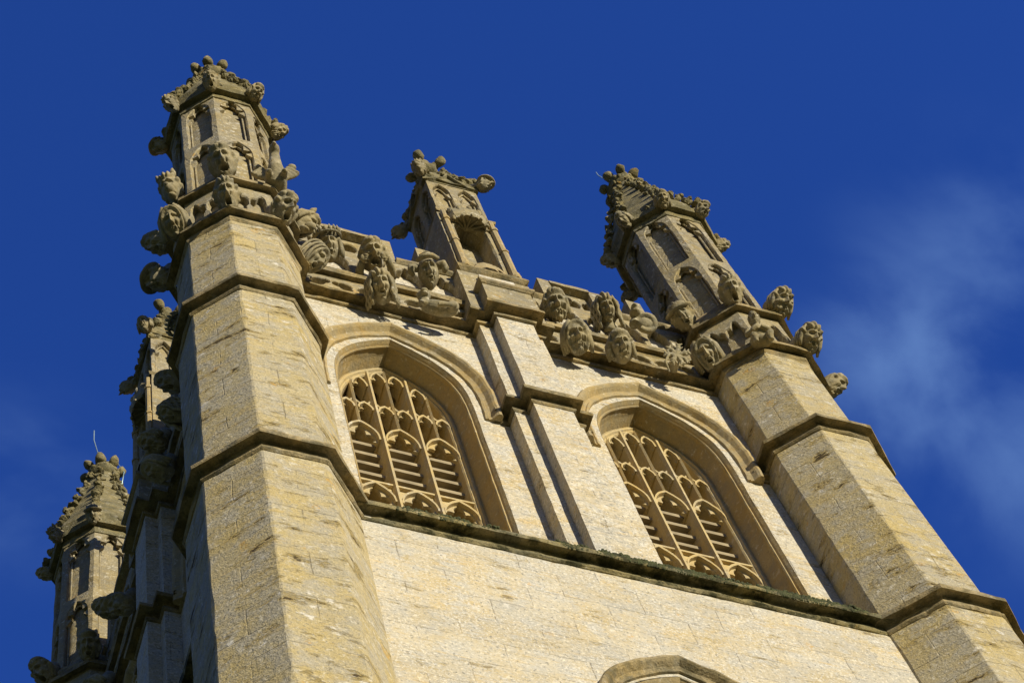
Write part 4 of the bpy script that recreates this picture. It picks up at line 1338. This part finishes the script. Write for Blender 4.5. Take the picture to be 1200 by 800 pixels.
D = math.radians
FLT, FRT = turrets[0], turrets[3]
def corner(k): return math.atan2(OCT[k][1], OCT[k][0])
def corner_head(turret, rot, k, z, rad, me, size, label=None, name='carved_head', pitch=42, roll=0, daz=0):
    """k counts octagon corners in world directions (0 = front left, 1 = front right ...)"""
    an = corner(k)
    c = Vector((math.cos(an) * rad * 1.0824, math.sin(an) * rad * 1.0824, z))
    R = Matrix.Rotation(-rot, 3, 'Z')
    lc = R @ c
    az = (an + math.pi / 2) - rot
    return place(me, turret, name, lc, az + D(daz), D(pitch), size, label, D(roll))

H_shout_curl = head_mesh('shout_curl', seed=1, mouth=0.75, hair='curls', brow=1.3, mx=1.25, width=1.08)
H_shout_bald = head_mesh('shout_bald', seed=2, mouth=1.0, hair='strands', brow=1.4, nose=1.0)
H_hood = head_mesh('hood', seed=3, mouth=0.0, hair='hood', ears=0, extras=(ex_veil,))
H_beast = head_mesh('beast', seed=4, mouth=0.2, hair='strands', nose=0.2, ears=0.2, extras=(ex_beast_ears,), brow=1.3)
H_open = head_mesh('open', seed=5, mouth=0.8, hair='curls', nose=1.25, brow=1.3, width=1.05)
H_coif = head_mesh('coif', seed=6, mouth=0.5, hair='hood', ears=0, extras=(ex_coif,))
H_dark1 = head_mesh('dark1', seed=7, mouth=0.3, hair='curls', beard=0.5)
H_beast2 = head_mesh('beast2', seed=8, mouth=0.5, hair='curls', nose=0.3, extras=(ex_beast_ears, ex_short_locks))
H_cap = head_mesh('cap', seed=9, mouth=0.25, hair='strands', nose=1.2, extras=(ex_cap,))
H_crown_b = head_mesh('crown_b', seed=10, mouth=0.1, hair='fringe', beard=1.0, brow=1.2, extras=(ex_short_locks,))
H_smooth = head_mesh('smooth', seed=12, mouth=0.05, hair='fringe', ears=0.4, width=1.05, extras=(ex_short_locks,))
H_old = head_mesh('old', seed=13, mouth=0.35, hair='wavy', beard=0.4, nose=1.1)
H_hoodman = head_mesh('hoodman', seed=14, mouth=0.45, hair='hood', ears=0, nose=1.1, extras=(ex_veil,))
H_longhair = head_mesh('longhair', seed=15, mouth=0.30, hair='fringe', ears=0, extras=(ex_locks,), width=1.05)
H_puller = head_mesh('puller', seed=16, mouth=0.8, hair='curls', brow=1.5, nose=1.2, extras=(ex_hands,), mx=1.3, width=1.1)
H_demon = head_mesh('demon', seed=17, mouth=0.2, hair='bald', ears=0, jaw=0.45, brow=1.4, extras=(ex_demon_ears,))
H_crown = head_mesh('crown', seed=18, mouth=0.05, hair='strands', extras=(ex_crown, ex_short_locks))
H_curlyb = head_mesh('curlyb', seed=19, mouth=0.05, hair='curls', beard=1.0, width=1.1, extras=(ex_short_locks,))
H_woman = head_mesh('woman', seed=20, mouth=0.05, hair='fringe', ears=0, width=0.95, extras=(ex_locks, ex_bust))
H_hoodb = head_mesh('hoodb', seed=21, mouth=0.0, hair='hood', ears=0, beard=0.7, nose=1.15, extras=(ex_veil,))
H_wavy = head_mesh('wavy', seed=22, mouth=0.0, hair='wavy', brow=1.2, width=1.06, extras=(ex_short_locks,))
H_s = [H_beast, H_open, H_old, H_cap, H_wavy, H_dark1, H_shout_bald, H_curlyb]
griff_me, fig_me, cb_me, liz_me, leaf_me = griffin(), small_figure(), crouching_beast(), coiled_lizard(), leaf_boss()

ZL, ZU, ZC_ = 35.42, 37.12, 42.42
SZ = 0.44
# front-left turret
T0, T3, P0, P3 = turrets[0], turrets[3], pinnacles[0], pinnacles[3]
corner_head(T0, 0, 0, ZU, 1.02, H_shout_curl, SZ * 1.12, 'shouting head with thick curly hair and bared teeth', roll=6)
corner_head(T0, 0, 0, ZL, 1.02, H_shout_bald, SZ * 1.02, 'howling head with a wrinkled brow and open mouth', roll=4)
corner_head(T0, 0, 7, ZU, 1.04, H_beast, SZ, 'bear-like beast head with small ears', daz=25)
corner_head(T0, 0, 7, ZL, 1.03, H_hood, SZ, 'hooded head looking out over the left corner', daz=32)
corner_head(T0, 0, 1, ZU - 0.05, 0.98, griff_me, SZ * 1.12, 'winged beast with raised wings and orange lichen on its head', 'winged_beast', pitch=6, daz=-38)
corner_head(T0, 0, 1, ZL, 1.02, H_open, SZ * 1.05, 'curly head with a big nose and drooping open mouth', roll=10)
corner_head(T0, 0, 2, ZU, 1.0, H_beast2, SZ, 'beast head with curled mane beside the parapet')
corner_head(T0, 0, 2, ZL, 1.0, H_coif, SZ, 'head in a ridged mail coif with an open mouth', roll=8)
corner_head(T0, 0, 6, ZU, 1.02, H_dark1, SZ)
corner_head(T0, 0, 6, ZL, 1.04, H_cap, SZ)
corner_head(T0, 0, 5, ZL, 1.0, H_old, SZ)
# front-right turret
r3 = TROT[3]
corner_head(T3, r3, 0, ZU, 1.02, H_shout_bald, SZ * 1.02, 'bald shouting head on the right turret', roll=4)
corner_head(T3, r3, 0, ZL, 0.98, fig_me, SZ * 0.98, 'little seated figure with folded arms', 'seated_figure', pitch=20)
corner_head(T3, r3, 7, ZU, 1.02, H_cap, SZ, 'head in a soft cap looking sideways', roll=8, daz=25)
corner_head(T3, r3, 7, ZL, 1.02, H_hoodman, SZ, 'hooded man with parted lips at the foot of the band', daz=25)
corner_head(T3, r3, 1, ZU, 1.02, H_crown_b, SZ * 1.02, 'bearded head with combed hair against the sky', daz=-12)
corner_head(T3, r3, 1, ZL, 1.03, H_smooth, SZ * 1.02, 'smooth-faced head with a rolled fringe against the sky', daz=-12)
corner_head(T3, r3, 2, ZL, 1.03, H_old, SZ * 0.95, 'small weathered head at the right edge of the turret', daz=-10)
corner_head(T3, r3, 2, ZU, 1.0, H_dark1, SZ)
# pinnacle cornices
for i, (p, rot) in enumerate(zip(pinnacles, TROT)):
    for k in range(8):
        me = H_s[(k * 3 + i * 2 + 1) % len(H_s)]
        corner_head(p, rot, k, ZC_, 0.93 if i in (0,) else 0.92, me, 0.31, None)
# back-left turret
for k in (7, 0, 6, 1):
    corner_head(turrets[1], TROT[1], k, ZU, 1.0, H_s[(k + 2) % 8], SZ)
    corner_head(turrets[1], TROT[1], k, ZL, 1.0, H_s[(k + 5) % 8], SZ)
# parapet carvings, front
PP = FACES[0]['parapet']
def wall_carving(parent, u, z, v, me, size, label=None, name='carved_head', pitch=42, roll=0, daz=-17):
    place(me, parent, name, (u, -(HALF + v), z), D(daz), D(pitch), size, label, D(roll))
wall_carving(PP, -2.05, 35.06, 0.35, H_longhair, 0.45, 'long-haired head with parted lips', roll=4)
wall_carving(PP, -1.28, 34.98, 0.21, cb_me, 0.40, 'crouching beast with a raised snout', 'crouching_beast', pitch=5)
wall_carving(PP, -2.03, 36.48, 0.38, H_puller, 0.46, 'curly man pulling his mouth open with both hands', roll=3)
wall_carving(PP, -1.19, 36.30, 0.37, H_demon, 0.46, 'demon head with large ears and a rolled fringe', roll=4)
wall_carving(PP, -2.71, 36.42, 0.36, H_crown, 0.45, 'crowned head next to the left turret', roll=4)
wall_carving(PP, 0.80, 36.25, 0.37, H_curlyb, 0.45, 'curly-haired bearded head', roll=4)
wall_carving(PP, 1.68, 36.62, 0.37, H_woman, 0.45, 'woman with long wavy hair falling to her shoulders', roll=5)
wall_carving(PP, 2.35, 36.72, 0.22, liz_me, 0.44, 'coiled lizard-like beast', 'coiled_lizard', pitch=25)
wall_carving(PP, 0.90, 34.94, 0.35, H_hoodb, 0.44, 'hooded head with a curled beard', roll=4)
wall_carving(PP, 1.60, 35.00, 0.35, H_wavy, 0.45, 'broad face with wavy hair and a frown', roll=4)
wall_carving(PP, 2.46, 35.02, 0.34, leaf_me, 0.46, 'spray of pointed carved leaves', 'carved_leaf', pitch=25)
# left side parapet, in shade
PL = FACES[1]['parapet']
for u, z, me in ((-2.0, 36.4, H_dark1), (-1.2, 34.9, H_old), (-2.6, 34.9, H_wavy), (0.8, 36.4, H_curlyb), (1.0, 34.9, H_hood), (1.9, 34.9, H_longhair), (1.8, 36.4, H_open), (2.7, 36.4, H_crown), (2.7, 34.9, H_shout_curl)):
    wall_carving(PL, u, z, 0.38, me, 0.42, None)
# wall pinnacle corners
for k in (0, 1):
    pw = FACES[k]['pin']
    for j, (sx, sy, az) in enumerate(((-1, -1, -45), (1, -1, 45), (1, 1, 135), (-1, 1, -135))):
        place(H_s[(j * 3 + k) % 8], pw, 'carved_head', (PX + sx * 0.60, -(HALF + PV) + sy * 0.60, ZG + 0.06), D(az), D(20), 0.30)

# ------------------------------------------------------------------ lightning conductors and moss
def rod(pts, label, name='lightning_conductor'):
    m = MB(); m.tube(pts, 0.012, 6)
    o = m.build(name, M_METAL, None, label=label, smooth=True)
    o['category'] = 'lightning conductor'
    return o
xr, yr = CX + HALF, CY - HALF
rod([(xr - 0.30, yr - 0.1, ZT + 0.1), (xr - 0.36, yr - 0.02, ZT + 0.45), (xr - 0.38, yr + 0.02, ZT + 0.75), (xr - 0.36, yr + 0.04, ZT + 1.05)],
    'thin bent metal rod on top of the right corner pinnacle')
xl, yl = CX - HALF, CY + HALF
rod([(xl + 0.30, yl - 0.15, ZT - 0.8), (xl + 0.36, yl - 0.2, ZT + 0.1), (xl + 0.26, yl - 0.1, ZT + 0.72), (xl + 0.02, yl, ZT + 0.95), (xl - 0.12, yl, ZT + 1.3), (xl - 0.20, yl, ZT + 1.9), (xl - 0.2, yl, ZT + 2.4)],
    'thin bent metal rod on top of the far left corner pinnacle')

ms = MB()
R_ = random.Random(9)
ico = [(0, 0, 1), (.9, 0, .4), (.28, .85, .4), (-.72, .53, .4), (-.72, -.53, .4), (.28, -.85, .4), (0, 0, -.5)]
icf = [(0, 1, 2), (0, 2, 3), (0, 3, 4), (0, 4, 5), (0, 5, 1), (6, 2, 1), (6, 3, 2), (6, 4, 3), (6, 5, 4), (6, 1, 5)]
cl_n = vnoise(np.array([[u * 1.3, 0.3, 0.7] for u in np.linspace(-3.2, 3.2, 400)]), 4)
centres = [(R_.uniform(-3.15, 3.15), R_.random() ** 1.5, R_.uniform(0.5, 1.5)) for _ in range(470)]
centres = [c for c in centres if R_.random() < 0.30 + 0.8 * cl_n[int((c[0] + 3.2) / 6.4 * 399)] + 0.55 * math.exp(-((c[0] - 0.4) / 1.5) ** 2)]
for (cu, cf, cs) in centres:
    for i in range(int(55 * cs)):
        q = min(2.2, abs(R_.gauss(0, 1)))
        u = cu + R_.gauss(0, 0.07 * cs)
        f = min(1.0, max(-0.15, cf * 0.8 + R_.gauss(0, 0.12)))
        if f < 0: v, z = V_LOW + 0.126, Z_S2 + 0.20 + f * 0.45
        else: v, z = V_LOW + 0.12 - f * 0.30, Z_S2 + 0.225 + f * 0.26
        z += max(0, 0.08 * cs * math.exp(-(u - cu) ** 2 / (0.006 * cs)) * R_.random())
        r = R_.uniform(0.010, 0.032)
        a = R_.uniform(0, 6.28); c_, s_ = math.cos(a), math.sin(a)
        h = R_.uniform(0.7, 2.0); tl = R_.uniform(-.5, .5)
        ms.add([(u + (x * c_ - y_ * s_) * r + tl * zz * r, -(HALF + v) + (x * s_ + y_ * c_) * r, z + zz * r * h) for x, y_, zz in ico], icf)
mo = ms.build('moss', M_MOSS, None, (CX, CY, 0), 0, 'dark green moss growing along the sill ledge below the belfry windows', True)
mo['kind'] = 'stuff'; mo['category'] = 'moss'
